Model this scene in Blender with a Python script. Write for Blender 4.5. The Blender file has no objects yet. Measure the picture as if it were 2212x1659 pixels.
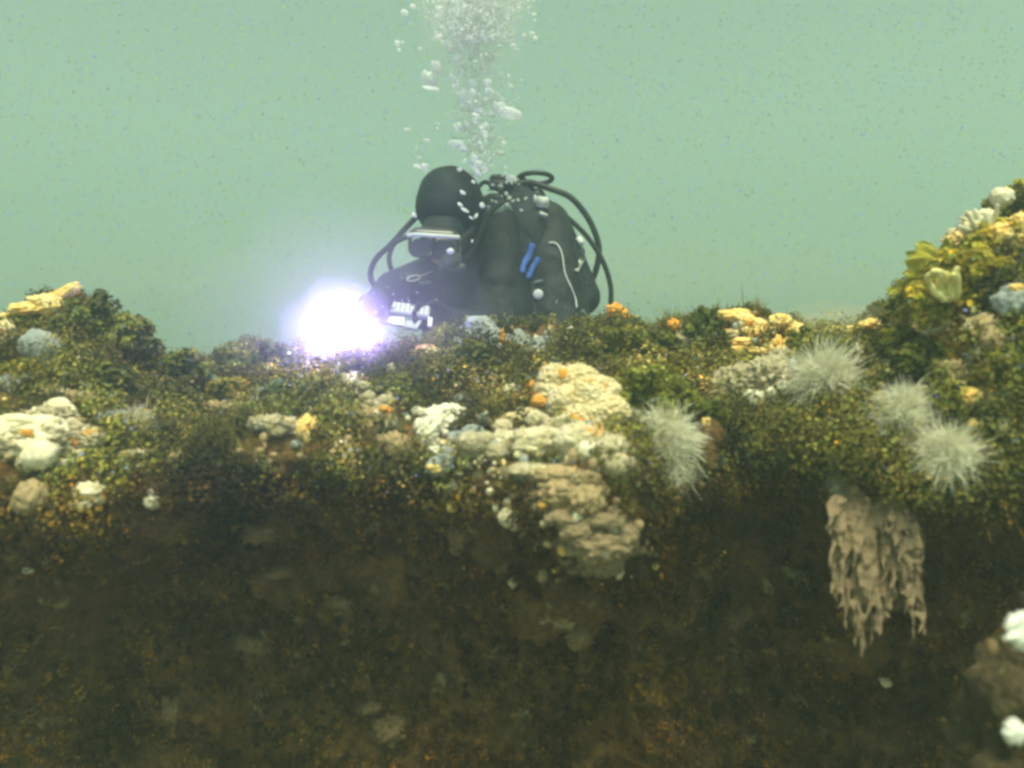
import bpy, bmesh, math, random
import numpy as np
from mathutils import Vector, Matrix, noise, Quaternion
from mathutils.bvhtree import BVHTree

random.seed(7); rng = np.random.default_rng(7)
scene = bpy.context.scene
COL = scene.collection

# ------------------------------------------------------------------ camera
PITCH = math.radians(-6.0)
FD = 1580.0                        # focal length in units of a 2212 px wide picture (the one I measured)
cam_d = bpy.data.cameras.new('camera'); cam = bpy.data.objects.new('camera', cam_d); COL.objects.link(cam)
cam.location = (0, 0, 0); cam.rotation_euler = (math.pi/2 + PITCH, 0, 0)
cam_d.sensor_width = 36; cam_d.lens = 36*FD/2212
cam_d.clip_start = 0.02; cam_d.clip_end = 200
cam_d.dof.use_dof = True; cam_d.dof.focus_distance = 1.95; cam_d.dof.aperture_fstop = 2.2
scene.camera = cam

# ------------------------------------------------------------------ world, sun, exposure
SUN_EL, SUN_AZ = math.radians(70), math.radians(170)      # daylight from almost straight above
w = bpy.data.worlds.new('World'); scene.world = w; w.use_nodes = True
nt = w.node_tree; nt.nodes.clear()
sky = nt.nodes.new('ShaderNodeTexSky'); sky.sky_type = 'NISHITA'; sky.sun_disc = False
sky.sun_elevation = SUN_EL; sky.sun_rotation = SUN_AZ
mul = nt.nodes.new('ShaderNodeMix'); mul.data_type = 'RGBA'; mul.blend_type = 'MULTIPLY'; mul.inputs[0].default_value = 1
mul.inputs[7].default_value = (0.90, 0.80, 0.38, 1)          # the water above filters the daylight green
bg = nt.nodes.new('ShaderNodeBackground'); bg.inputs[1].default_value = 0.15
wo = nt.nodes.new('ShaderNodeOutputWorld')
nt.links.new(sky.outputs[0], mul.inputs[6]); nt.links.new(mul.outputs[2], bg.inputs[0]); nt.links.new(bg.outputs[0], wo.inputs[0])
sd = bpy.data.lights.new('sun', 'SUN'); sun = bpy.data.objects.new('sun', sd); COL.objects.link(sun)
sd.energy = 5.0; sd.angle = math.radians(26); sd.color = (1.0, 0.97, 0.72)
dirv = Vector((math.cos(SUN_EL)*math.sin(SUN_AZ), math.cos(SUN_EL)*math.cos(SUN_AZ), math.sin(SUN_EL)))
sun.rotation_euler = dirv.to_track_quat('Z', 'Y').to_euler(); sun.location = dirv*6
scene.view_settings.view_transform = 'Standard'; scene.view_settings.look = 'None'
scene.view_settings.exposure = 0.6; scene.view_settings.gamma = 1
scene.render.engine = 'CYCLES'
scene.cycles.volume_bounces = 2; scene.cycles.filter_width = 3.0

# ------------------------------------------------------------------ pixel -> world helpers
def raydir(dx, dy):
    X = (dx-1106)/FD; Yu = (829.5-dy)/FD
    return Vector((X, math.cos(PITCH)-Yu*math.sin(PITCH), math.sin(PITCH)+Yu*math.cos(PITCH)))
def P(dx, dy, y):                       # the point seen at (dx,dy) that stands y metres away
    d = raydir(dx, dy); return d*(y/d.y)
def Z(zx, zy, y): return P(727.7+zx*.2879, 339.6+zy*.2879, y)
def px(n, y): return n*y/FD             # size of n picture units at distance y

# ------------------------------------------------------------------ object helpers
def tag(o, label=None, cat=None, group=None, kind=None):
    if label: o['label'] = label
    if cat: o['category'] = cat
    if group: o['group'] = group
    if kind: o['kind'] = kind
    return o
def wloc(o):
    v = Vector((0, 0, 0))
    while o: v = v+o.location; o = o.parent
    return v
class MB:
    def __init__(s): s.v = []; s.f = []; s.n = 0; s.mi = []
    def add(s, vs, fs, m=0):
        s.v.append(np.asarray(vs, float).reshape(-1, 3)); fs = [tuple(i+s.n for i in f) for f in fs]
        s.f += fs; s.mi += [m]*len(fs); s.n += len(s.v[-1])
    def build(s, name, mat, parent=None, loc=None, smooth=True, base=None):
        V = np.vstack(s.v)
        L = Vector(loc) if loc is not None else (Vector(V.mean(0)) if parent is None else Vector((0, 0, 0)))
        off = L if parent is None else wloc(parent)
        me = bpy.data.meshes.new(name)
        me.from_pydata([tuple(p) for p in (V-np.array(off))], [], s.f)
        for m in (mat if isinstance(mat, (list, tuple)) else [mat]): me.materials.append(m)
        me.polygons.foreach_set('material_index', s.mi)
        if smooth: me.polygons.foreach_set('use_smooth', [True]*len(me.polygons))
        o = bpy.data.objects.new(name, me); COL.objects.link(o)
        if parent is None: o.location = L
        else: o.parent = parent
        return o
def empty(name, loc):
    o = bpy.data.objects.new(name, None); o.location = loc; o.empty_display_size = .05; COL.objects.link(o); return o
_ico = {}
def ico(sub):
    if sub not in _ico:
        bm = bmesh.new(); bmesh.ops.create_icosphere(bm, subdivisions=sub, radius=1)
        _ico[sub] = (np.array([v.co[:] for v in bm.verts]), [tuple(v.index for v in f.verts) for f in bm.faces]); bm.free()
    return _ico[sub]
def fb(p, f, seed=0, o=3):
    a, s = 1, 0
    for _ in range(o):
        s += a*noise.noise(Vector((p[0]*f+seed*7.3, p[1]*f-seed*3.1, p[2]*f+seed))); f *= 2.1; a *= .5
    return s
def blob(mb, c, r, sub=4, amp=.12, freq=2.2, seed=0, rot=None, m=0, knob=0.0, kf=5.0):
    V, F = ico(sub); r = (r, r, r) if not hasattr(r, '__len__') else r
    out = np.empty_like(V)
    for i, p in enumerate(V):
        k = 1+amp*fb(p, freq, seed)
        if knob:
            d = noise.voronoi(Vector(p)*kf+Vector((seed*3.7, seed, 0)))[0][0]; k += knob*(.5-d)
        out[i] = p*k
    out = out*np.array(r)
    if rot is not None: out = out @ np.array(rot.to_matrix()).T
    mb.add(out+np.array(c), F, m)
def spline(pts, n):
    pts = [Vector(p) for p in pts]; q = [pts[0]*2-pts[1]]+pts+[pts[-1]*2-pts[-2]]; out = []
    for i in range(1, len(q)-2):
        for k in range(n):
            t = k/n; a, b, c, d = q[i-1:i+3]
            out.append(.5*((2*b)+(c-a)*t+(2*a-5*b+4*c-d)*t*t+(3*b-3*c+d-a)*t**3))
    out.append(pts[-1]); return out
def tube(mb, pts, rad, seg=8, m=0, cap=True):
    n = len(pts); rs = [rad(i/(n-1)) if callable(rad) else rad for i in range(n)]
    T = [(pts[min(i+1, n-1)]-pts[max(i-1, 0)]).normalized() for i in range(n)]
    u = T[0].orthogonal().normalized(); vs = []; fs = []
    for i in range(n):
        u = (u-T[i]*u.dot(T[i])).normalized(); v = T[i].cross(u)
        for k in range(seg):
            a = 2*math.pi*k/seg; vs.append(pts[i]+(u*math.cos(a)+v*math.sin(a))*rs[i])
    for i in range(n-1):
        for k in range(seg):
            fs.append((i*seg+k, i*seg+(k+1) % seg, (i+1)*seg+(k+1) % seg, (i+1)*seg+k))
    if cap: fs += [tuple(range(seg-1, -1, -1)), tuple(range((n-1)*seg, n*seg))]
    mb.add([p[:] for p in vs], fs, m)
def bar(mb, a, b, wdt, thk, up=(0, -1, 0), m=0):      # flat strip / box from a to b
    a, b = Vector(a), Vector(b); d = (b-a).normalized(); n = Vector(up); n = (n-d*n.dot(d)).normalized(); s = d.cross(n)
    vs = [p+s*(i*wdt/2)+n*(j*thk/2) for p in (a, b) for i, j in ((-1, -1), (1, -1), (1, 1), (-1, 1))]
    mb.add([v[:] for v in vs], [(0, 1, 2, 3), (7, 6, 5, 4), (0, 4, 5, 1), (1, 5, 6, 2), (2, 6, 7, 3), (3, 7, 4, 0)], m)
def ribbon(mb, pts, wdt, thk, nrm, m=0):              # bent strap following pts, rectangular section
    pts = [Vector(p) for p in pts]; n = len(pts); vs = []; fs = []
    for i, p in enumerate(pts):
        t = (pts[min(i+1, n-1)]-pts[max(i-1, 0)]).normalized(); N = Vector(nrm(p) if callable(nrm) else nrm)
        N = (N-t*N.dot(t)).normalized(); s = t.cross(N)
        for a, b in ((-1, -1), (1, -1), (1, 1), (-1, 1)): vs.append((p+s*(a*wdt/2)+N*(b*thk/2))[:])
    for i in range(n-1):
        for k in range(4): fs.append((i*4+k, i*4+(k+1) % 4, i*4+4+(k+1) % 4, i*4+4+k))
    fs += [(3, 2, 1, 0), tuple(range(n*4-4, n*4))]; mb.add(vs, fs, m)
def capsule(mb, a, ra, b, rb, seg=20):
    a, b = Vector(a), Vector(b); n = 10
    L = (b-a).length; pts = []; rs = []
    d = (b-a)/L
    for i in range(n+1):
        t = math.pi/2*(1-i/n); pts.append(a-d*ra*math.sin(t)); rs.append(max(ra*math.cos(t), 1e-4))
    for i in range(1, n): pts.append(a.lerp(b, i/n)); rs.append(ra+(rb-ra)*i/n)
    for i in range(n+1):
        t = math.pi/2*i/n; pts.append(b+d*rb*math.sin(t)); rs.append(max(rb*math.cos(t), 1e-4))
    N = len(pts); u = d.orthogonal().normalized(); v = d.cross(u)
    vs = [(pts[i]+(u*math.cos(2*math.pi*k/seg)+v*math.sin(2*math.pi*k/seg))*rs[i])[:] for i in range(N) for k in range(seg)]
    fs = [(i*seg+k, i*seg+(k+1) % seg, (i+1)*seg+(k+1) % seg, (i+1)*seg+k) for i in range(N-1) for k in range(seg)]
    fs += [tuple(range(seg-1, -1, -1)), tuple(range((N-1)*seg, N*seg))]; mb.add(vs, fs)
def fuse(mb, voxel, smooth_it=4):                      # one continuous skin over overlapping shapes
    o = mb.build('tmp', [bpy.data.materials[0]], loc=(0, 0, 0))
    r = o.modifiers.new('r', 'REMESH'); r.mode = 'VOXEL'; r.voxel_size = voxel
    s = o.modifiers.new('s', 'SMOOTH'); s.iterations = smooth_it; s.factor = .5
    dg = bpy.context.evaluated_depsgraph_get(); dg.update()
    me = bpy.data.meshes.new_from_object(o.evaluated_get(dg)); bpy.data.objects.remove(o)
    V = np.empty(len(me.vertices)*3); me.vertices.foreach_get('co', V)
    F = [tuple(p.vertices) for p in me.polygons]; bpy.data.meshes.remove(me)
    return V.reshape(-1, 3), F

# ------------------------------------------------------------------ materials
def material(name, cols, scale=20, rough=.75, bump=.3, bscale=60, speck=None, speck_amt=.62, speck_scale=12, attr=False,
             vor=0, metallic=0, spec=.3, sss=0, trans=0):
    m = bpy.data.materials.new(name); m.use_nodes = True; t = m.node_tree; N = t.nodes; L = t.links
    b = N['Principled BSDF']; b.inputs['Roughness'].default_value = rough; b.inputs['Metallic'].default_value = metallic
    b.inputs['Specular IOR Level'].default_value = spec
    tc = N.new('ShaderNodeTexCoord'); nz = N.new('ShaderNodeTexNoise'); nz.inputs['Scale'].default_value = scale
    nz.inputs['Detail'].default_value = 6; nz.inputs['Roughness'].default_value = .65
    L.new(tc.outputs['Object'], nz.inputs['Vector'])
    rp = N.new('ShaderNodeValToRGB'); cr = rp.color_ramp
    k = len(cols); cr.elements[0].position = .3; cr.elements[0].color = (*cols[0], 1)
    cr.elements[1].position = .7; cr.elements[1].color = (*cols[-1], 1)
    for i in range(1, k-1):
        e = cr.elements.new(.3+.4*i/(k-1)); e.color = (*cols[i], 1)
    L.new(nz.outputs['Fac'], rp.inputs[0]); out = rp.outputs[0]
    if speck:
        n2 = N.new('ShaderNodeTexNoise'); n2.inputs['Scale'].default_value = speck_scale; n2.inputs['Detail'].default_value = 4
        L.new(tc.outputs['Object'], n2.inputs['Vector'])
        r2 = N.new('ShaderNodeValToRGB'); r2.color_ramp.elements[0].position = speck_amt; r2.color_ramp.elements[1].position = speck_amt+.06
        L.new(n2.outputs['Fac'], r2.inputs[0])
        mx = N.new('ShaderNodeMix'); mx.data_type = 'RGBA'; L.new(r2.outputs[0], mx.inputs[0]); L.new(out, mx.inputs[6])
        mx.inputs[7].default_value = (*speck, 1); out = mx.outputs[2]
    if attr:
        at = N.new('ShaderNodeAttribute'); at.attribute_name = 'tint'
        mx = N.new('ShaderNodeMix'); mx.data_type = 'RGBA'; mx.blend_type = 'MULTIPLY'; mx.inputs[0].default_value = 1
        L.new(out, mx.inputs[6]); L.new(at.outputs['Color'], mx.inputs[7]); out = mx.outputs[2]
    L.new(out, b.inputs['Base Color'])
    if bump:
        n3 = N.new('ShaderNodeTexNoise'); n3.inputs['Scale'].default_value = bscale; n3.inputs['Detail'].default_value = 5
        L.new(tc.outputs['Object'], n3.inputs['Vector']); h = n3.outputs['Fac']
        if vor:
            vo = N.new('ShaderNodeTexVoronoi'); vo.inputs['Scale'].default_value = vor; L.new(tc.outputs['Object'], vo.inputs['Vector'])
            ad = N.new('ShaderNodeMath'); ad.operation = 'ADD'; L.new(h, ad.inputs[0]); L.new(vo.outputs['Distance'], ad.inputs[1]); h = ad.outputs[0]
        bp = N.new('ShaderNodeBump'); bp.inputs['Strength'].default_value = bump; bp.inputs['Distance'].default_value = .01
        L.new(h, bp.inputs['Height']); L.new(bp.outputs[0], b.inputs['Normal'])
    if sss: b.inputs['Subsurface Weight'].default_value = sss; b.inputs['Subsurface Radius'].default_value = (.01, .01, .008)
    if trans:
        tr = N.new('ShaderNodeBsdfTranslucent'); L.new(out, tr.inputs[0]); ms = N.new('ShaderNodeMixShader'); ms.inputs[0].default_value = trans
        L.new(b.outputs[0], ms.inputs[1]); L.new(tr.outputs[0], ms.inputs[2]); L.new(ms.outputs[0], N['Material Output'].inputs[0])
    return m
M = {}
M['reef'] = material('reef rock with brown growth', [(.03, .016, .003), (.16, .09, .022), (.07, .042, .016), (.26, .16, .06)], 30, .9, .9, 90, speck=(.30, .26, .13), speck_amt=.63, speck_scale=16)
M['sand'] = material('silty seabed', [(.10, .08, .04), (.2, .17, .09)], 6, .95, .4, 40)
M['turf'] = material('olive algae turf', [(.10, .105, .010), (.19, .175, .025)], 30, .8, 0, attr=True, trans=.25)
M['bush'] = material('olive seaweed', [(.12, .125, .012), (.24, .215, .03)], 40, .7, 0, attr=True, trans=.3)
M['yellow_sponge'] = material('pale yellow sponge', [(.62, .47, .20), (.80, .67, .38), (.86, .76, .52)], 45, .85, .9, 220, speck=(.75, .42, .10), speck_amt=.6, speck_scale=30, vor=130, sss=.15)
M['white_sponge'] = material('cream white sponge', [(.50, .42, .24), (.72, .66, .46), (.78, .74, .60)], 22, .8, .5, 120, sss=.15)
M['grey_sponge'] = material('blue grey sponge', [(.22, .25, .24), (.38, .42, .42)], 26, .8, .5, 140, speck=(.12, .12, .06), speck_amt=.6, speck_scale=22)
M['dull_sponge'] = material('dull tan growth', [(.20, .14, .06), (.42, .32, .17), (.30, .22, .10)], 40, .85, .8, 110, speck=(.55, .48, .32), speck_amt=.63, speck_scale=40)
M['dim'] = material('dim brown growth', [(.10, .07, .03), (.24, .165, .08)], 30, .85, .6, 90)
M['dimtan'] = material('shaded tan growth', [(.09, .07, .035), (.30, .23, .13), (.14, .11, .055)], 60, .85, .9, 140, speck=(.5, .45, .33), speck_amt=.64, speck_scale=50)  # darker copy of the tan growth, shade put into its colour
M['crust'] = material('crusty cream growth', [(.22, .18, .09), (.55, .48, .30), (.34, .30, .19), (.74, .68, .50)], 55, .85, .9, 130, speck=(.75, .42, .10), speck_amt=.64, speck_scale=26)
M['darkrock'] = material('dark crusted rock', [(.02, .014, .005), (.07, .05, .02), (.04, .03, .012), (.13, .10, .045)], 34, .9, .9, 90)
M['cream'] = material('bumpy cream sponge', [(.42, .36, .20), (.66, .58, .38), (.80, .74, .55)], 40, .85, .9, 180, speck=(.72, .38, .08), speck_amt=.63, speck_scale=20, sss=.1)
M['orange'] = material('orange encrusting sponge', [(.70, .22, .02), (.85, .42, .06), (.62, .30, .05)], 50, .75, .7, 160)
M['orange_pale'] = material('pale orange sponge', [(.85, .40, .05), (.85, .62, .22), (.80, .66, .35)], 28, .75, .6, 120)
M['fluff'] = material('white feathery tentacles', [(.70, .68, .52), (.85, .84, .70)], 10, .8, 0, trans=.4)
M['fluffbody'] = material('grey white anemone body', [(.50, .48, .34), (.72, .70, .54)], 30, .8, .3, 100)
M['shell'] = material('chalky shell', [(.60, .55, .38), (.82, .80, .68)], 30, .4, .5, 80, speck=(.12, .11, .05), speck_amt=.58, speck_scale=26, spec=.6)
M['white'] = material('bright white sponge', [(.85, .85, .78), (.92, .92, .88)], 20, .7, .2, 60)
M['pinkshell'] = material('pink scallop shell', [(.45, .16, .10), (.70, .40, .22), (.55, .30, .20)], 22, .5, .6, 90, speck=(.8, .68, .45), speck_amt=.58, speck_scale=18)
M['fingers'] = material('brown hanging fingers', [(.10, .075, .04), (.23, .17, .10), (.16, .12, .07)], 26, .85, .5, 80, sss=.1)
M['pale_fingers'] = material('pale yellow fingers', [(.62, .54, .18), (.80, .74, .36)], 30, .8, .3, 80, sss=.15)
M['suit'] = material('black neoprene', [(.008, .015, .017), (.018, .028, .030)], 9, .7, .25, 40, spec=.25)
M['vest'] = material('black nylon', [(.007, .012, .013), (.016, .023, .024)], 30, .6, .4, 160, spec=.3)
M['rubber'] = material('black rubber hose', [(.012, .015, .013), (.02, .024, .022)], 30, .45, .1, 100, spec=.4)
M['skin'] = material('skin', [(.24, .19, .13), (.30, .23, .16)], 12, .6, .1, 60, sss=.1)
M['silicone'] = material('smoky clear silicone', [(.025, .03, .025), (.045, .05, .042)], 14, .3, .05, 60, spec=.6)
M['smoke'] = material('smoky grey plastic', [(.05, .06, .045), (.08, .09, .07)], 14, .4, .05, 60)
M['chrome'] = material('chromed brass', [(.6, .62, .6), (.75, .77, .75)], 30, .2, .05, 60, metallic=1)
M['whiteplastic'] = material('white plastic', [(.50, .53, .54), (.62, .64, .65)], 10, .35, .03, 60, spec=.5)
M['greyplastic'] = material('grey plastic', [(.22, .26, .28), (.32, .36, .38)], 10, .4, .05, 60, spec=.5)
M['bluestrap'] = material('blue webbing', [(.03, .09, .36), (.05, .13, .48)], 60, .7, .3, 300)
M['greystrap'] = material('grey webbing', [(.14, .18, .17), (.2, .25, .24)], 60, .7, .3, 300)
M['whitestrap'] = material('white webbing', [(.45, .5, .45), (.6, .64, .6)], 60, .7, .3, 300)
M['orangeplastic'] = material('orange plastic', [(.75, .16, .02), (.85, .22, .03)], 10, .4, .02, 60)
M['snow'] = material('suspended particles', [(1, 1, 1), (1, 1, 1)], 1, .9, 0, attr=True, trans=.5)
def simple(name, col, rough, **k):
    m = bpy.data.materials.new(name); m.use_nodes = True; b = m.node_tree.nodes['Principled BSDF']
    b.inputs['Base Color'].default_value = (*col, 1); b.inputs['Roughness'].default_value = rough
    for kk, v in k.items(): b.inputs[kk.replace('_', ' ')].default_value = v
    return m
M['glass'] = simple('dark mask glass', (.05, .07, .06), .08)
def bubble_mat():
    m = bpy.data.materials.new('air bubble'); m.use_nodes = True; N = m.node_tree.nodes; L = m.node_tree.links; N.clear()
    o = N.new('ShaderNodeOutputMaterial'); tr = N.new('ShaderNodeBsdfTransparent'); gl = N.new('ShaderNodeBsdfGlossy'); gl.inputs['Roughness'].default_value = .12
    gl.inputs[0].default_value = (.95, 1, .98, 1)
    df = N.new('ShaderNodeBsdfDiffuse'); df.inputs[0].default_value = (.97, .99, 1, 1)
    tl = N.new('ShaderNodeBsdfTranslucent'); tl.inputs[0].default_value = (.97, .99, 1, 1)
    a = N.new('ShaderNodeMixShader'); a.inputs[0].default_value = .9; L.new(gl.outputs[0], a.inputs[1]); L.new(df.outputs[0], a.inputs[2])
    a2 = N.new('ShaderNodeMixShader'); a2.inputs[0].default_value = .6; L.new(a.outputs[0], a2.inputs[1]); L.new(tl.outputs[0], a2.inputs[2])
    lw = N.new('ShaderNodeLayerWeight'); lw.inputs[0].default_value = .35
    tc = N.new('ShaderNodeTexCoord'); nz = N.new('ShaderNodeTexNoise'); nz.inputs['Scale'].default_value = 90; L.new(tc.outputs['Object'], nz.inputs['Vector'])
    ad = N.new('ShaderNodeMath'); ad.operation = 'ADD'; L.new(lw.outputs['Facing'], ad.inputs[0]); L.new(nz.outputs['Fac'], ad.inputs[1])
    mr = N.new('ShaderNodeMapRange'); mr.inputs[1].default_value = .35; mr.inputs[2].default_value = 1.1; mr.inputs[3].default_value = .8; mr.inputs[4].default_value = 1.0
    L.new(ad.outputs[0], mr.inputs[0])
    b = N.new('ShaderNodeMixShader'); L.new(mr.outputs[0], b.inputs[0]); L.new(tr.outputs[0], b.inputs[1]); L.new(a2.outputs[0], b.inputs[2]); L.new(b.outputs[0], o.inputs[0])
    return m
M['bubble'] = bubble_mat()

# ------------------------------------------------------------------ reef (large structure)
CREST = [(-1500, 640), (-700, 700), (-200, 720), (0, 705), (100, 668), (170, 645), (220, 655), (300, 720), (370, 765), (500, 770), (650, 775), (800, 775), (930, 740), (1050, 728), (1150, 745),
         (1280, 730), (1350, 705), (1450, 722), (1560, 695), (1700, 715), (1800, 722), (1880, 705), (1950, 620), (2060, 510), (2170, 440), (2300, 410), (2600, 430), (3700, 500)]
YC = [(-1500, 1.7), (0, 1.55), (300, 1.75), (1000, 1.85), (1700, 1.8), (1900, 1.65), (2100, 1.45), (2300, 1.35), (3700, 1.4)]
LIP = [(-1500, 1080), (0, 1080), (300, 1060), (500, 1000), (800, 960), (1000, 1010), (1280, 1060), (1450, 1040), (1600, 960), (1800, 970), (2050, 1010), (2212, 1000), (3700, 1000)]
YL = [(-1500, 1.2), (0, 1.12), (500, 1.2), (1000, 1.2), (1280, 1.08), (1600, 1.25), (1850, 1.15), (2100, 1.1), (3700, 1.1)]
def lin(tab, x): return float(np.interp(x, [a for a, _ in tab], [b for _, b in tab]))
FLOOR = -1.75
cols = np.concatenate([np.linspace(-1500, -160, 60), np.linspace(-150, 2360, 560), np.linspace(2380, 3700, 60)])
NV = 340
G = np.zeros((len(cols), NV, 3))
for i, c in enumerate(cols):
    yc, yl = lin(YC, c), lin(YL, c); pc = P(c, lin(CREST, c), yc); pl = P(c, lin(LIP, c), yl); xr = (c-1106)/FD
    pr = [(yc+2.2, FLOOR-.1), (yc+1.2, -1.3), (yc+.55, pc.z-.55), (yc+.22, pc.z-.14), (yc, pc.z),
          (yc*.62+yl*.38, pc.z*.7+pl.z*.3), (yc*.25+yl*.75, pc.z*.38+pl.z*.62), (yl, pl.z), (yl+.03, pl.z-.09), (yl+.14, pl.z-.2),
          (yl+.25, pl.z-.42), (yl+.28, pl.z-.75), (yl+.2, pl.z-1.15), (yl-.1, FLOOR-.1)]
    sp = spline([(0, a, b) for a, b in pr], 30)
    L_ = np.array([0]+[((sp[k+1]-sp[k]).length)*(3.2 if .6*yl < sp[k].y < yc+.3 and sp[k].z > -1.15 else 1) for k in range(len(sp)-1)]).cumsum(); L_ /= L_[-1]
    s = np.linspace(0, 1, NV); Y = np.interp(s, L_, [q.y for q in sp]); Zz = np.interp(s, L_, [q.z for q in sp])
    G[i, :, 0] = xr*(Y if abs(xr) < 5 else 1); G[i, :, 1] = Y; G[i, :, 2] = Zz
du = np.gradient(G, axis=0); dv = np.gradient(G, axis=1); NRM = np.cross(du, dv); NRM /= np.linalg.norm(NRM, axis=2, keepdims=True)+1e-9
if NRM[300, NV//2, 1] > 0: NRM = -NRM
H = np.zeros(G.shape[:2])
for i in range(G.shape[0]):
    for j in range(NV):
        p = G[i, j]
        big = noise.noise(Vector(p*3.1)); v = noise.voronoi(Vector(p*9.5))[0][0]; mid = noise.noise(Vector(p*8+5)); sm = noise.noise(Vector(p*24)); vs = noise.voronoi(Vector(p*34))[0][0]
        fi = noise.noise(Vector(p*70))
        low = min(max((-.36-p[2])/.1, 0), 1) if p[1] < 1.5 else 0
        H[i, j] = low*.05*noise.noise(Vector(p*5.5+40))+.05*big+.04*(.45-v)+.03*mid+.016*sm+.012*(.4-vs)+.005*fi
G2 = G+NRM*H[..., None]
nu = len(cols); idx = np.arange(nu*NV).reshape(nu, NV)
quads = np.stack([idx[:-1, :-1], idx[:-1, 1:], idx[1:, 1:], idx[1:, :-1]], -1).reshape(-1, 4)
me = bpy.data.meshes.new('reef'); V = G2.reshape(-1, 3)
me.vertices.add(len(V)); me.vertices.foreach_set('co', V.ravel()); me.loops.add(quads.size); me.loops.foreach_set('vertex_index', quads.ravel())
me.polygons.add(len(quads)); me.polygons.foreach_set('loop_start', np.arange(0, quads.size, 4)); me.polygons.foreach_set('loop_total', np.full(len(quads), 4))
me.polygons.foreach_set('use_smooth', np.ones(len(quads), bool)); me.update(calc_edges=True); me.materials.append(M['reef'])
reef = bpy.data.objects.new('reef', me); COL.objects.link(reef); tag(reef, kind='structure')
mb = MB(); n = 60; xs = np.linspace(-30, 30, n); ys = np.linspace(-27.9, 32, n)
vs = [(x, y, FLOOR+.06*noise.noise(Vector((x*.9, y*.9, 0)))) for y in ys for x in xs]
mb.add(vs, [(j*n+i, j*n+i+1, (j+1)*n+i+1, (j+1)*n+i) for j in range(n-1) for i in range(n-1)])
tag(mb.build('seabed', M['sand'], loc=(0, 2, FLOOR)), kind='structure')
bvh = BVHTree.FromPolygons([tuple(p) for p in V], [tuple(q) for q in quads.tolist()])
def hit(dx, dy, default=1.5):
    d = raydir(dx, dy).normalized(); loc, nr, ix, t = bvh.ray_cast(Vector((0, 0, 0)), d)
    if loc is None: return P(dx, dy, default), Vector((0, -1, .3)).normalized(), False
    if nr.dot(d) > 0: nr = -nr
    return loc, nr, True

# ------------------------------------------------------------------ leafy growth
def leaves(name, mat, C, Nn, R, tints, parent=None, cup=.35):
    """C centres, Nn leaf normals, R sizes: each leaf a small cupped six-sided lobe"""
    n = len(C); Nn = Nn/np.linalg.norm(Nn, axis=1, keepdims=True)
    ref = rng.normal(size=(n, 3)); U = np.cross(Nn, ref); U /= np.linalg.norm(U, axis=1, keepdims=True); W = np.cross(Nn, U)
    k = 6; A = np.linspace(0, 2*math.pi, k, endpoint=False)
    asp = rng.uniform(.5, 1.0, (n, 1))
    vs = np.empty((n, k+1, 3)); vs[:, 0] = C-Nn*R[:, None]*cup
    for j, a in enumerate(A):
        jr = R[:, None]*rng.uniform(.7, 1.25, (n, 1)); vs[:, j+1] = C+U*jr*math.cos(a)+W*jr*math.sin(a)*asp
    f = np.array([[0, j+1, (j+1) % k+1] for j in range(k)]); F = (np.arange(n)[:, None, None]*(k+1)+f[None]).reshape(-1, 3)
    me = bpy.data.meshes.new(name); off = np.array(parent.location) if parent else 0
    Vv = vs.reshape(-1, 3)-off
    me.vertices.add(len(Vv)); me.vertices.foreach_set('co', Vv.ravel()); me.loops.add(F.size); me.loops.foreach_set('vertex_index', F.ravel())
    me.polygons.add(len(F)); me.polygons.foreach_set('loop_start', np.arange(0, F.size, 3)); me.polygons.foreach_set('loop_total', np.full(len(F), 3))
    me.update(calc_edges=True); me.materials.append(mat)
    ca = me.color_attributes.new('tint', 'FLOAT_COLOR', 'POINT'); cc = np.ones((n, k+1, 4)); cc[..., :3] = tints[:, None, :]; ca.data.foreach_set('color', cc.ravel())
    o = bpy.data.objects.new(name, me); COL.objects.link(o)
    if parent: o.parent = parent
    return o
def tint_of(n, spread=.3):
    b = rng.uniform(.72, 1.25, (n, 1)); t = np.ones((n, 3))*b
    t[:, 0] *= rng.uniform(.8, 1.2, n); t[:, 2] *= rng.uniform(.6, 2.2, n)
    s = rng.random(n); t[s < .02] *= np.array([2.0, 1.4, .8]); t[(s > .02) & (s < .06)] *= np.array([.7, .95, 5.]); t[(s > .06) & (s < .068)] = np.array([3.2, 3.0, 9.])
    return t
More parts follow.
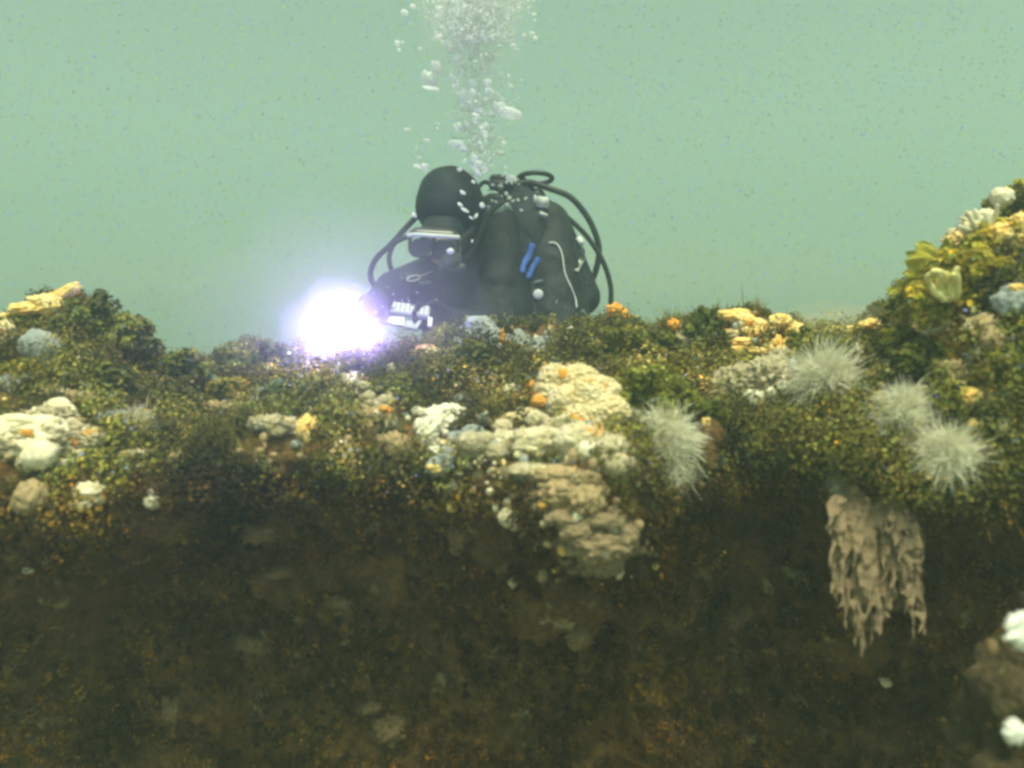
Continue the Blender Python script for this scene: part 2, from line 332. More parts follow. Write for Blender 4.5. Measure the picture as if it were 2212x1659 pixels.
def bush(name, label, cat, dx, dy, wpx, hpx, nl, group=None, size=.0045, tintmul=(1, 1, 1), y=None, stems=9, dens=.55):
    """bushy seaweed: stems rising from the reef with lobes gathered in clumps round them"""
    l, nr, ok = hit(dx, dy+hpx*.55, 1.7)
    if y: l = P(dx, dy+hpx*.55, y)
    yy = l.y; r = empty(name, l); tag(r, label, cat, group)
    W_, H_ = px(wpx, yy)*.5, px(hpx, yy)
    st = MB(); tips = []
    for k in range(stems):
        a = random.uniform(-1, 1); e = l+Vector((a*W_*.95, random.uniform(-.5, .5)*W_, H_*(1-.6*a*a)*random.uniform(.65, 1.0)))
        m_ = l.lerp(e, .5)+Vector((a*W_*.15, 0, H_*.05)); pts = spline([l-Vector((0, 0, .01)), m_, e], 5); tube(st, pts, lambda t: .0022*(1-.6*t)+.0004, 5); tips += [pts[k2] for k2 in range(4, len(pts))]
    cl = []
    for k in range(int(26+wpx/3)):
        a = random.uniform(-1, 1); b = random.uniform(0, .92); top = (1-.55*a*a)*(1+.22*noise.noise(Vector((a*3+dx, dx*.01, 0))))
        cl.append((l+Vector((a*W_, random.uniform(-.6, .5)*W_*.8, H_*top*b)), random.uniform(.09, .19)*min(W_, H_)+.004))
    cl += [(t, .16*min(W_, H_)+.002) for t in tips]
    per = max(8, nl//len(cl)); Cs, Ns = [], []
    for c, rad in cl:
        d = rng.normal(size=(per, 3)); d /= np.linalg.norm(d, axis=1, keepdims=True)
        Cs.append(np.array(c)+d*rad*rng.uniform(.3, 1, (per, 1))**.5); Ns.append(d+np.array([0, -.2, .5])+rng.normal(size=(per, 3))*.4)
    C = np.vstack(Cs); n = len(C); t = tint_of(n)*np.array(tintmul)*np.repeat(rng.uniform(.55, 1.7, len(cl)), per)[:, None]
    leaves('fronds', M['bush'], C, np.vstack(Ns), rng.uniform(.6, 1.35, n)*size*1.15, t, r)
    st.build('stem', M['bush'], r); return r
def blades(name, label, cat, dx, dy, y, spec, mat=None, group=None):
    """seaweed with flat oval blades; spec: (angle deg from right, length px, width px)"""
    base = P(dx, dy, y); r = empty(name, base); tag(r, label, cat, group)
    for ang, ln, wd in spec:
        a = math.radians(ang+random.uniform(-6, 6)); L_ = px(ln, y); W_ = px(wd, y)*.5; out = random.uniform(-.5, .3)
        d = Vector((math.cos(a), out, math.sin(a))); s = Vector((-math.sin(a), random.uniform(-.4, .4), math.cos(a))).normalized(); mbb = MB()
        n = 10; vs = []; 
        for k in range(n+1):
            t = k/n; c = base+d*L_*t+Vector((0, 0, -.12*L_*t*t)); w_ = W_*(.12+.9*math.sin(math.pi*min(t*1.02, 1)**1.4)); nn = d.cross(s).normalized()
            rip = nn*W_*.25*math.sin(t*9+ang)
            for q in (-1, -.5, 0, .5, 1): vs.append((c+s*w_*q+rip*q+nn*W_*.2*q*q)[:])
        fs = [(k*5+q, k*5+q+1, k*5+q+6, k*5+q+5) for k in range(n) for q in range(4)]; mbb.add(vs, fs)
        o = mbb.build('blade', mat or M['bush'], r); ca = o.data.color_attributes.new('tint', 'FLOAT_COLOR', 'POINT')
        tt = random.uniform(2.0, 3.4); ca.data.foreach_set('color', [tt, tt, tt, 1]*len(o.data.vertices)); sm = o.modifiers.new('thick', 'SOLIDIFY'); sm.thickness = .0008
    return r

# ------------------------------------------------------------------ sponges, anemones, shells
EXC = []      # where a sponge or anemone stands no turf grows
def colony(name, label, cat, lobes, mat, group=None, lift=.35, amp=.2, freq=2.4, knob=.14, kf=3.4, sub=4, y=None, flat=.8, patches=(), patch_mat=None, patch_name='orange_patch'):
    """lobes: (dx,dy,rx,ry[,rot]) in picture units, sitting on the reef"""
    r0 = None; mb = MB(); locs = []
    for k, lb in enumerate(lobes):
        dx, dy, rx, ry = lb[:4]
        l, nr, ok = hit(dx, dy+ry*.3, 1.6)
        locs.append(l.y)
    ym = y or min(np.median(locs), 3)
    L_ = []
    for k, lb in enumerate(lobes):
        dx, dy, rx, ry = lb[:4]; rot = math.radians(lb[4]) if len(lb) > 4 else 0
        yy = ym if y else min(max(locs[k], ym-.035), ym+.035); rm = px((rx+ry)/2, yy)
        yy -= rm*lift; L_.append((P(dx, dy, yy), px(rx, yy), rm*flat, px(ry, yy), rot, dx*.013+k))
    comp = list(range(len(L_)))                       # one body: bridge lobes that do not touch
    def joined(a, b): return (a[0]-b[0]).length < .72*(min(a[1], a[3])+min(b[1], b[3]))
    for a in range(len(L_)):
        for b in range(a):
            if joined(L_[a], L_[b]): ca, cb = comp[a], comp[b]; comp = [cb if c == ca else c for c in comp]
    while len(set(comp)) > 1:
        d, a, b = min(((L_[a][0]-L_[b][0]).length, a, b) for a in range(len(comp)) for b in range(len(comp)) if comp[a] != comp[b])
        nb = max(2, int(d/(.8*min(L_[a][3], L_[b][3])))+1)
        for q in range(1, nb+1):
            rr = .8*min(L_[a][3], L_[b][3], L_[a][1], L_[b][1])+.001; L_.append((L_[a][0].lerp(L_[b][0], q/(nb+1)), rr, rr*.9, rr, 0, q)); 
        ca, cb = comp[a], comp[b]; comp = [cb if c == ca else c for c in comp]
    for c, r1, r2, r3, rot, sd_ in L_:
        blob(mb, c, (r1, r2, r3), sub, amp, freq, seed=sd_, rot=Quaternion((0, 1, 0), rot), knob=knob, kf=kf); EXC.append((c, (r1+r3)/2))
    if patches:
        o = empty(name, Vector(np.vstack(mb.v).mean(0))); b = mb.build('body', mat, o)
        for k, pt in enumerate(patches):
            dx, dy, rx, ry = pt[:4]; mb2 = MB(); lc = np.vstack(mb.v); d = raydir(dx, dy).normalized()
            rel = lc-np.array(d)[None]*(lc@np.array(d))[:, None]; dd = np.linalg.norm(rel, axis=1); near = lc[dd < px(max(rx, ry)*.6, ym)]
            yy = near[:, 1].min() if len(near) else ym-.02
            for q in range(3):
                cx, cy = dx+random.uniform(-.5, .5)*rx, dy+random.uniform(-.5, .5)*ry
                blob(mb2, P(cx, cy, yy+.004), (px(rx, yy)*.6, px(rx, yy)*.3, px(ry, yy)*.6), 3, .5, 2.4, seed=k+q*3.3+dx)
            mb2.build(patch_name, patch_mat or M['orange'], o)
    else: o = mb.build(name, mat)
    return tag(o, label, cat, group)
def puff(label, dx, dy, rpx, nh=2600, group=None, y=None, droop=.25, name='plumose_anemone', rbody=.58, sx=1., sy=1.):
    nh *= 2; l, nr, ok = hit(dx, dy, 1.3); yy = (y or l.y)-px(rpx, l.y)*.35; c = P(dx, dy, yy); R = px(rpx, yy)
    r = empty(name, c); tag(r, label, 'anemone', group); EXC.append((c, R*.8))
    b = MB(); blob(b, c+Vector((0, R*.35, -.05*R)), (R*rbody*sx, R*rbody, R*rbody*sy), 4, .25, 3, seed=dx*.1); b.build('column', M['fluffbody'], r)
    d = rng.normal(size=(nh, 3)); d /= np.linalg.norm(d, axis=1, keepdims=True); d[:, 1] = -np.abs(d[:, 1])*.8+.25*rng.random(nh); off0 = rng.normal(size=(nh, 3))*R*.16; d2 = d+rng.normal(size=(nh, 3))*.30
    cl = np.array([1+.35*noise.noise(Vector(q)*2.6+Vector((dx, 0, 0))) for q in d])
    ln = R*cl*(.58+.36*rng.random(nh)**1.3); S = np.array([sx, 1, sy])
    p0 = np.array(c)+d*R*.3*S+off0; p2 = np.array(c)+d2*ln[:, None]*S+off0+rng.normal(size=(nh, 3))*R*.10-np.array([0, 0, 1])*droop*R*.35
    p1 = (p0+p2)/2+np.array([0, -.08*R, .06*R])+rng.normal(size=(nh, 3))*R*.05
    s = np.cross(d, rng.normal(size=(nh, 3))); s /= np.linalg.norm(s, axis=1, keepdims=True); wd = R*.014
    vs = np.stack([p0-s*wd, p0+s*wd, p1+s*wd, p1-s*wd, p2+s*wd*.3, p2-s*wd*.3], 1).reshape(-1, 3)
    F = [(k*6, k*6+1, k*6+2, k*6+3) for k in range(nh)]+[(k*6+3, k*6+2, k*6+4, k*6+5) for k in range(nh)]
    m_ = MB(); m_.add(vs, F); m_.build('tentacles', M['fluff'], r); return r
def finger_tuft(name, label, cat, fingers, mat, y, rad, group=None, taper=.35, core=()):
    """fingers: lists of (dx,dy) polylines from root to tip"""
    mbb = MB()
    for a, b, c_, d_ in core: blob(mbb, P(a, b, y+.022), (px(c_, y), .026, px(d_, y)), 4, .35, 3, seed=a, knob=.2, kf=4)
    for k, f in enumerate(fingers):
        EXC.append((P(*f[len(f)//2], y), px(rad*1.6, y)))
        pts = spline([P(a, b, y+random.uniform(-.012, .012)-.01*i) for i, (a, b) in enumerate(f)], 7)
        rr = px(rad, y)*random.uniform(.8, 1.15); ph = random.random()*9
        tube(mbb, pts, lambda t: rr*((1-taper*t)*(1+.12*math.sin(t*14+ph)))*(math.sqrt(max(0, 1-((t-.9)/.1)**2)) if t > .9 else 1)+1e-4, 9)
    if core:
        Vf, Ff = fuse(mbb, .0030, 1); Vf = np.array([p+np.array([0, -1, 0])*.003*fb(p, 60, 2) for p in Vf]); mbb = MB(); mbb.add(Vf, Ff)
    return tag(mbb.build(name, mat), label, cat, group)
def bristles(label, segs, y=None):
    mbb = MB(); l, _, _ = hit(segs[0][0][0], segs[0][0][1]); yy = (y or l.y)-.03
    for s_ in segs: tube(mbb, spline([P(a, b, yy) for a, b in s_], 5) if len(s_) > 2 else [P(*s_[0], yy), P((s_[0][0]+s_[1][0])/2, (s_[0][1]+s_[1][1])/2-1, yy), P(*s_[1], yy)], .0006, 5)
    return tag(mbb.build('bristle_tuft', M['white']), label, 'bristles', 'thin white bristles on the reef')
def shell(label, dx, dy, rx, ry, rot=0, group=None, name='clam_shell', mat=None, lift=.5):
    l, nr, ok = hit(dx, dy, 1.5); yy = l.y-px(ry, l.y)*lift; c = P(dx, dy, yy); q = Quaternion((0, 1, 0), math.radians(rot)); mbb = MB()
    n, mm = 14, 28; vs = []
    for i in range(n+1):
        t = i/n
        for k in range(mm):
            a = 2*math.pi*k/mm; rib = 1+.04*math.cos(a*11); w_ = math.sin(t*math.pi/2)*rib*(1+.03*math.sin(t*40))
            v = Vector((math.cos(a)*w_*px(rx, yy), -math.cos(t*math.pi/2)*px(ry, yy)*.7, math.sin(a)*w_*px(ry, yy)*(1-.18*math.sin(a))))
            vs.append((c+q@v)[:])
    fs = [(i*mm+k, i*mm+(k+1) % mm, (i+1)*mm+(k+1) % mm, (i+1)*mm+k) for i in range(n) for k in range(mm)]
    mbb.add(vs, fs); o = mbb.build(name, mat or M['shell']); so = o.modifiers.new('thick', 'SOLIDIFY'); so.thickness = .003
    return tag(o, label, 'shell', group)

exec_objects = True
# --- seaweed along the crest
BU = 'bushy seaweed along the reef crest'
bush('bushy_seaweed', 'broad dark bushy seaweed mound on the left peak', 'seaweed', 215, 690, 190, 120, 9000, BU, .0046, (.8, .9, .9))
bush('bushy_seaweed', 'seaweed sloping down the right flank of the left mound', 'seaweed', 300, 745, 110, 95, 4200, BU, .0044, (.8, .9, 1.))
bush('bushy_seaweed', 'low olive seaweed in the dip right of the left mound', 'seaweed', 410, 790, 130, 85, 4200, BU, .0042, (.9, 1., 1.1))
bush('bushy_seaweed', 'seaweed clump standing just left of the blue tinted clump', 'seaweed', 500, 775, 80, 80, 3000, BU, .0042, (.9, 1., 1.2))
bush('bushy_seaweed', 'round clump with torch blue in its colour, directly left of the torch', 'seaweed', 592, 770, 100, 85, 3600, BU, .004, (.7, .9, 1.6))  # blue torch light put into the leaf tint
bush('bushy_seaweed', 'seaweed hump below the diver left of the dark gap', 'seaweed', 1020, 760, 90, 60, 3000, BU, .004, (.9, 1, 1.2))
bush('bushy_seaweed', 'tall seaweed tuft just right of the diver and his hose', 'seaweed', 1345, 730, 110, 110, 5200, BU, .0042, (.95, 1, .9))
bush('bushy_seaweed', 'dark seaweed tuft left of the orange crest sponge', 'seaweed', 1430, 745, 90, 80, 3400, BU, .0042, (.8, .9, .8))
bush('bushy_seaweed', 'twin topped seaweed poking up left of the orange sponge', 'seaweed', 1520, 705, 80, 95, 3400, BU, .0044, (.75, .95, .9))
bush('bushy_seaweed', 'three lobed seaweed behind the orange crest sponge', 'seaweed', 1640, 710, 120, 90, 4200, BU, .0048, (.65, .9, .9), y=1.85)
bush('bushy_seaweed', 'dark seaweed between orange sponge and cloud of silt', 'seaweed', 1730, 730, 60, 60, 1600, BU, .0044, (.7, .95, .9))
bush('bushy_seaweed', 'dark mass of seaweed filling the slope under the tall tuft', 'seaweed', 1400, 840, 200, 130, 7000, BU, .0042, (.9, 1, .7))
bush('bushy_seaweed', 'small seaweed tuft at the foot of the right mound', 'seaweed', 1890, 675, 60, 55, 1600, BU, .0044, (.8, .9, .9))
bush('bushy_seaweed', 'dense seaweed covering the middle of the right mound', 'seaweed', 2090, 610, 220, 150, 9000, BU, .0046, (2.0, 1.8, .9))
bush('bushy_seaweed', 'seaweed on the upper right mound below the pale sponges', 'seaweed', 2150, 520, 150, 120, 6000, BU, .0046, (2.0, 1.8, .9))
bush('bushy_seaweed', 'seaweed crowning the very top of the right mound', 'seaweed', 2185, 430, 110, 70, 4000, BU, .0046, (2.0, 1.8, .9))
bush('bushy_seaweed', 'seaweed at the lower left of the leafy blades', 'seaweed', 1960, 660, 90, 90, 3600, BU, .0046, (.9, .95, .9))
blades('bladed_seaweed', 'olive seaweed with oval blades on the left of the right mound', 'seaweed', 2035, 590, 1.34,
       [(170, 95, 34), (155, 100, 36), (140, 98, 36), (125, 92, 34), (110, 88, 32), (95, 84, 30), (185, 85, 32), (200, 88, 34), (78, 76, 30), (148, 60, 30), (118, 60, 28), (60, 70, 30), (40, 66, 28)])
blades('bladed_seaweed', 'small dark bladed seaweed below the oval bladed one', 'seaweed', 1975, 640, 1.5,
       [(170, 60, 22), (150, 58, 20), (130, 56, 20), (195, 50, 20), (110, 50, 20)])

mid = [(60, 800, 110, 50, 'seaweed tuft under the grey stone on the left', (1.5, 1.4, .8)), (230, 810, 120, 60, 'seaweed shoulder below the left mound', (.6, .7, .7)), (370, 850, 110, 60, 'dark seaweed patch in the dip of the left slope', (.5, .6, .8)), (500, 840, 110, 60, 'lighter seaweed patch right of the dip', (1.5, 1.4, 1.)),
       (620, 850, 120, 70, 'seaweed patch with torch blue in its colour below the torch', (.6, .8, 1.6)), (700, 900, 90, 50, 'seaweed tuft left of the tan lump', (.9, .9, .9)), (880, 830, 100, 50, 'dark seaweed between the scallop and barnacle lump', (.5, .6, .6)), (1080, 800, 110, 44, 'seaweed band behind the ball shaped sponge', (1.2, 1.1, .8)),  # the patch below the torch carries blue torch light in its tint
       (1420, 780, 110, 60, 'olive seaweed tuft above the big anemone', (1.3, 1.2, .6)), (1520, 880, 90, 50, 'dark seaweed right above the big anemone', (.5, .6, .5)), (1700, 900, 120, 50, 'seaweed patch under the grey feathery anemone', (1.3, 1.2, .7)), (1880, 960, 100, 50, 'dark seaweed left of the row of anemones', (.5, .55, .4)), (2010, 760, 130, 70, 'dark seaweed hollow at the foot of the right mound', (.5, .6, .5)),
       (2150, 800, 110, 70, 'olive seaweed at the far right edge under the mound', (1.3, 1.2, .7)), (1960, 720, 90, 60, 'seaweed climbing from the ledge to the right mound', (1.2, 1.2, .8))]
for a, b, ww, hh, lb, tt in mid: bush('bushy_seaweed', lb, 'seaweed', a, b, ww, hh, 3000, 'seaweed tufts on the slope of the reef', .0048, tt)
# --- the pale yellow sponge in the middle and what grows round it
colony('lobed_sponge', 'large pale yellow lobed sponge in the middle of the reef edge', 'sponge',
       [(1200, 815, 38, 30), (1250, 820, 46, 34), (1290, 855, 60, 46), (1240, 870, 62, 44), (1310, 895, 52, 46), (1195, 845, 40, 34), (1335, 905, 32, 40), (1270, 910, 60, 42)],
       M['yellow_sponge'], knob=.16, kf=4.5, amp=.12, lift=.7, sub=5, patches=[(1215, 808, 16, 18), (1165, 862, 22, 22), (1245, 905, 24, 12)])
colony('round_sponge', 'small ball shaped cream sponge left of the large yellow sponge', 'sponge', [(1105, 853, 27, 24)], M['white_sponge'], knob=.1, kf=4, lift=.8)
colony('lobed_sponge', 'cream and orange sponge row under the ball shaped sponge', 'sponge', [(1140, 905, 34, 24), (1175, 895, 26, 24), (1105, 912, 28, 20), (1070, 930, 26, 22)], M['yellow_sponge'], knob=.16, kf=4, lift=.6,
       patches=[(1150, 890, 14, 7), (1165, 915, 20, 8)])
colony('sponge_cushion', 'knobbly white sponge cushion below the large yellow sponge', 'sponge', [(1235, 965, 28, 22), (1268, 975, 28, 22), (1250, 960, 26, 18)], M['white_sponge'], knob=.3, kf=4, lift=.8)
colony('round_sponge', 'smooth blue grey dome behind the chalky barnacle lump', 'sponge', [(992, 870, 28, 20)], M['grey_sponge'], amp=.05, lift=.4)
colony('orange_sponge', 'orange crust between ball sponge and large yellow sponge', 'sponge', [(1150, 845, 14, 22), (1172, 872, 18, 14), (1060, 878, 26, 10), (1040, 890, 16, 14)], M['orange'], amp=.4, freq=3, lift=.3)
colony('barnacle_lump', 'chalky white barnacle lump with sharp bright rims', 'barnacles', [(950, 905, 42, 30), (925, 935, 24, 34), (975, 890, 30, 18), (935, 975, 26, 28)], M['shell'], knob=.34, kf=3.2, lift=.7, sub=5)
sh = [(905, 890, 14, 10, 20), (1008, 888, 10, 16, 30), (905, 920, 9, 18, 10), (952, 935, 16, 8, 0)]
for k, (a, b, c, d, e) in enumerate(sh):
    shell(['small open shell on the upper left of the barnacle lump', 'upright shell on the right tip of the barnacle lump', 'narrow shell on the left side of the barnacle lump', 'flat shell across the middle of the barnacle lump'][k], a, b, c, d, e, 'shells stuck on the barnacle lump', lift=2.2)
colony('round_sponge', 'dull blue grey lump right of the barnacle lump', 'sponge', [(985, 950, 22, 20), (1020, 935, 24, 18)], M['grey_sponge'], lift=.6)
colony('sponge_cushion', 'blue grey and yellow lump hanging below the barnacle lump', 'sponge', [(950, 1005, 32, 22, -20), (965, 990, 22, 26)], M['grey_sponge'], lift=.7, amp=.3, patches=[(935, 1012, 22, 10)], patch_mat=M['orange_pale'])
colony('sponge_cushion', 'tan crust sponge along the ledge under the white cushion', 'sponge', [(1200, 1025, 60, 18), (1265, 1035, 32, 20), (1130, 1010, 30, 12), (1230, 1060, 34, 22)], M['dull_sponge'], lift=.5, amp=.4, freq=4)
sea = [(1045, 905, 12), (1080, 955, 11), (1130, 955, 10), (1150, 990, 9), (1160, 940, 12), (1200, 930, 16), (1105, 985, 8), (1185, 960, 9), (1130, 1030, 10), (1155, 1020, 8)]
words = ['left end of', 'lowest on the left of', 'in the centre of', 'bottom right of', 'upper middle of', 'directly beneath the yellow sponge in', 'lower left corner of', 'right of centre in', 'glassy one under', 'glassy one low in']
for k, (a, b, r_) in enumerate(sea):
    colony('sea_squirt', f'small pale round squirt, {words[k]} the cream sponge row', 'sea squirt', [(a, b, r_, r_*1.1), (a+r_*.7, b+r_*.4, r_*.6, r_*.7), (a-r_*.7, b-r_*.1, r_*.6, r_*.5)], M['white_sponge' if k % 2 else 'grey_sponge'], 'small sea squirts below the cream sponges', lift=1, sub=3, amp=.35, knob=.25)
colony('white_clam', 'bright oval white clam under the hanging ledge', 'clam', [(1098, 1118, 24, 22, 40), (1115, 1135, 22, 14, 20)], M['white_sponge'], amp=.1, lift=1.)
# hanging rounded clump
def lumps0(cx, cy, wx, wy, n, r0, r1, ring=0):
    return [(cx+math.cos(a)*q*wx, cy+math.sin(a)*q*wy, rr, rr*.85) for a, q, rr in ((random.uniform(0, 6.28), math.sqrt(random.uniform(ring, 1)), r0+(r1-r0)*random.random()**2) for _ in range(n))]
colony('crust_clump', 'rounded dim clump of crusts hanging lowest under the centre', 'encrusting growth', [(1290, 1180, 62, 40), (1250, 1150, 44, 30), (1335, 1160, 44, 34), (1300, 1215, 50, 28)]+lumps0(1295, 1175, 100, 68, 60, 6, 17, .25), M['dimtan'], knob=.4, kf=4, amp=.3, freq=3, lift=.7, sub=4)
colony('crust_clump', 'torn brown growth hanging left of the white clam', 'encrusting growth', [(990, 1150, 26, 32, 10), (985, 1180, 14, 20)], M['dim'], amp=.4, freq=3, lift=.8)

def lumps(cx, cy, wx, wy, n, r0, r1, ring=0):
    out = []
    for _ in range(n):
        a = random.uniform(0, 2*math.pi); q = math.sqrt(random.uniform(ring, 1)); rr = r0+(r1-r0)*random.random()**2
        out.append((cx+math.cos(a)*q*wx, cy+math.sin(a)*q*wy, rr, rr*random.uniform(.7, 1)))
    return out
colony('crusty_sponge', 'broad bumpy cream mass filling the ledge under the yellow sponge', 'sponge', [(1170, 955, 70, 34), (1250, 950, 60, 34), (1090, 955, 40, 26)]+lumps(1180, 950, 130, 48, 46, 8, 24), M['cream'], knob=.3, kf=4, amp=.25, freq=3, lift=.55, sub=4)
colony('crusty_sponge', 'pale crusty mass on the right slope left of the grey anemone', 'sponge', [(1600, 830, 56, 40), (1660, 810, 44, 38), (1560, 850, 34, 26), (1690, 780, 36, 26), (1640, 870, 50, 20)], M['crust'], knob=.5, kf=5.5, amp=.35, freq=4, lift=.2, sub=5)
colony('crusty_sponge', 'bumpy tan crust trailing down from the central cream mass', 'sponge', [(1210, 1065, 50, 30), (1270, 1080, 40, 34)]+lumps(1220, 1070, 90, 52, 36, 7, 18), M['dull_sponge'], knob=.4, kf=4, amp=.35, freq=3, lift=.4, sub=4)
colony('crusty_sponge', 'cream crust joining the left group of white sponges', 'sponge', [(60, 960, 90, 40), (150, 950, 50, 34), (200, 950, 30, 22), (110, 900, 50, 24)], M['crust'], knob=.4, kf=4.5, amp=.35, freq=4, lift=.2, sub=5)
colony('crusty_sponge', 'pale crust on the crest between the seaweed and orange sponge', 'sponge', [(1500, 735, 50, 16), (1450, 745, 30, 14), (1560, 725, 34, 14)], M['crust'], knob=.5, kf=5.5, amp=.4, freq=4, lift=.3, sub=4)
colony('crusty_sponge', 'orange tinted crust along the upper slope of the right mound', 'sponge', [(2080, 520, 34, 18), (2130, 505, 40, 20), (2190, 500, 36, 26), (2060, 545, 20, 14)], M['orange_pale'], knob=.5, kf=5, amp=.45, freq=4, lift=.7, sub=5)
ex = [(420, 868, 26, 14, 'tan crust in the dip of the left slope'), (490, 885, 34, 18, 'pale crust on the middle of the left slope'), (590, 915, 44, 20, 'low tan crust in the middle left of the reef edge'), (665, 925, 22, 28, 'upright tan crust beside the stacked whiskers'),
      (870, 835, 30, 16, 'small crust lit blue right of the torch lit sponge'), (690, 800, 28, 14, 'crust lit violet just below the torch'), (640, 815, 26, 18, 'crust lit blue at the lower left of the torch'), (1010, 800, 34, 14, 'dull crust between the scallop and ball sponge'),
      (1480, 775, 36, 16, 'speckled crust under the small tufts of the crest'), (1790, 765, 34, 20, 'pale crust above the grey feathery anemone'), (1925, 790, 40, 14, 'tan crust on the ledge right of the upright sponge'), (2065, 800, 34, 20, 'dull crust under the foot of the right mound'),
      (1965, 850, 40, 20, 'tan crust behind the feathery anemone on the right'), (2120, 860, 36, 24, 'dim crust at the far right below the round sponge'), (250, 905, 34, 18, 'cream crust right of the left sponge group'), (300, 985, 40, 14, 'dim crust under the small left anemone'),
      (850, 960, 34, 26, 'tan crust left of the barnacle lump'), (1340, 1010, 30, 22, 'tan crust under the right end of the cream mass'), (1520, 900, 30, 18, 'dull crust above the right of the big anemone'), (30, 830, 34, 22, 'olive tan crust at the left edge over the cream slab')]
for k, (a, b, rx, ry, lb) in enumerate(ex):
    colony('crusty_sponge', lb, 'sponge', [(a, b, rx*.7, ry), (a+rx*.7, b+random.uniform(-6, 6), rx*.55, ry*.8), (a-rx*.7, b+random.uniform(-6, 6), rx*.55, ry*.8), (a+rx*.2, b+ry*.8, rx*.5, ry*.6)],
           M[('crust', 'dull_sponge', 'crust', 'orange_pale', 'grey_sponge')[k % 5]], knob=.5, kf=5, amp=.4, freq=4, lift=.35, sub=4)
colony('crusty_sponge', 'grey white lumps joining the barnacle lump to the cream mass', 'sponge', [(1030, 955, 46, 24), (1080, 975, 40, 22)]+lumps(1045, 965, 84, 42, 34, 6, 17), M['crust'], knob=.3, kf=4, amp=.3, freq=3, lift=.5, sub=3)
colony('crusty_sponge', 'small pale lumps under the right shoulder of the yellow sponge', 'sponge', [(1320, 965, 36, 26), (1335, 1005, 28, 26)]+lumps(1325, 985, 44, 56, 26, 6, 16), M['cream'], knob=.3, kf=4, amp=.3, freq=3, lift=.5, sub=3)
colony('crusty_sponge', 'scattered grey beads between the cream mass and tan crust', 'sponge', [(1150, 1015, 60, 14), (1230, 1022, 50, 14)]+lumps(1180, 1020, 120, 24, 40, 5, 12), M['crust'], knob=.3, kf=4, amp=.3, freq=3, lift=.5, sub=3)
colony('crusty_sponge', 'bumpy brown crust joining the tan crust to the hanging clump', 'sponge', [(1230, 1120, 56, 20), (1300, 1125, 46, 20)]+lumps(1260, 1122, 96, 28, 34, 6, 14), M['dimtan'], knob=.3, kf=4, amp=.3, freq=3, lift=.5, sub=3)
for a, b, wa, wb, nn_, r0, r1, mm, lb in [(1600, 705, 90, 20, 26, 6, 17, 'orange_pale', 'lumpy orange and cream growth along the crest right of the diver'), (1715, 745, 62, 30, 26, 7, 18, 'orange_pale', 'lumpy peach growth spilling down beneath the arch sponge'),
    (1610, 850, 100, 34, 34, 6, 18, 'crust', 'grey white beads under the pale mass on the right slope'), (110, 960, 130, 56, 44, 8, 22, 'cream', 'bumpy cream growth binding the left sponge group together'), (560, 890, 120, 26, 34, 5, 14, 'crust', 'band of small pale beads in the middle left of the reef edge'),
    (790, 870, 70, 46, 34, 6, 17, 'crust', 'beaded pale growth between the torch lit sponge and the tan lump'), (1060, 735, 90, 18, 26, 6, 15, 'grey_sponge', 'grey beaded growth along the crest below the diver'), (1930, 880, 70, 36, 30, 6, 16, 'crust', 'pale beads around the feathery anemone on the right'),
    (2130, 505, 80, 46, 34, 6, 18, 'cream', 'cream beads over the upper flank of the right mound'), (2010, 725, 80, 24, 26, 6, 16, 'crust', 'pale beads round the cream lump at the mound foot')]:
    colony('beaded_sponge', lb, 'sponge', lumps(a, b, wa, wb, nn_, r0, r1), M[mm], knob=.3, kf=4, amp=.3, freq=3, lift=.45, sub=3)
# --- feathery anemones
AN = 'white feathery anemones on the right half'
puff('big white feathery anemone right of the large yellow sponge', 1430, 945, 74, 3400, AN, sx=.95, sy=.8)
puff('ragged drooping anemone below the big feathery anemone', 1450, 1010, 48, 1200, AN, droop=1.4, rbody=.25)
puff('pale grey feathery anemone in the middle of the right slope', 1782, 830, 74, 3000, AN, sy=1.1)
puff('feathery anemone above the brown hanging fingers', 1945, 895, 64, 2600, AN)
puff('round fluffy ball anemone on the far right of the row', 2042, 985, 66, 3000, AN)
puff('faint feathery tuft at the top of the brown hanging fingers', 1830, 1040, 44, 700, AN, rbody=.2)
finger_tuft('hydroid_tuft', 'yellow hair like hydroids standing on the big feathery anemone', 'hydroids', [[(1430+k*5, 905), (1426+k*7, 880), (1420+k*8+random.uniform(-4, 4), 862)] for k in range(9)], M['pale_fingers'], 1.16, 1.3, taper=.6)
finger_tuft('hydroid_tuft', 'fringe of tan hairs at the right side of the big anemone', 'hydroids', [[(1470, 930+k*9), (1500, 935+k*9), (1525+random.uniform(-12, 8), 945+k*11)] for k in range(9)], M['fluffbody'], 1.18, 1.2, taper=.6)
finger_tuft('hydroid_tuft', 'row of yellow hairs on the crest in front of the diver', 'hydroids', [[(1225+k*6, 735), (1226+k*6.5, 715), (1228+k*6.6, 695+random.uniform(0, 8))] for k in range(9)], M['pale_fingers'], 1.75, 1.3, taper=.5)

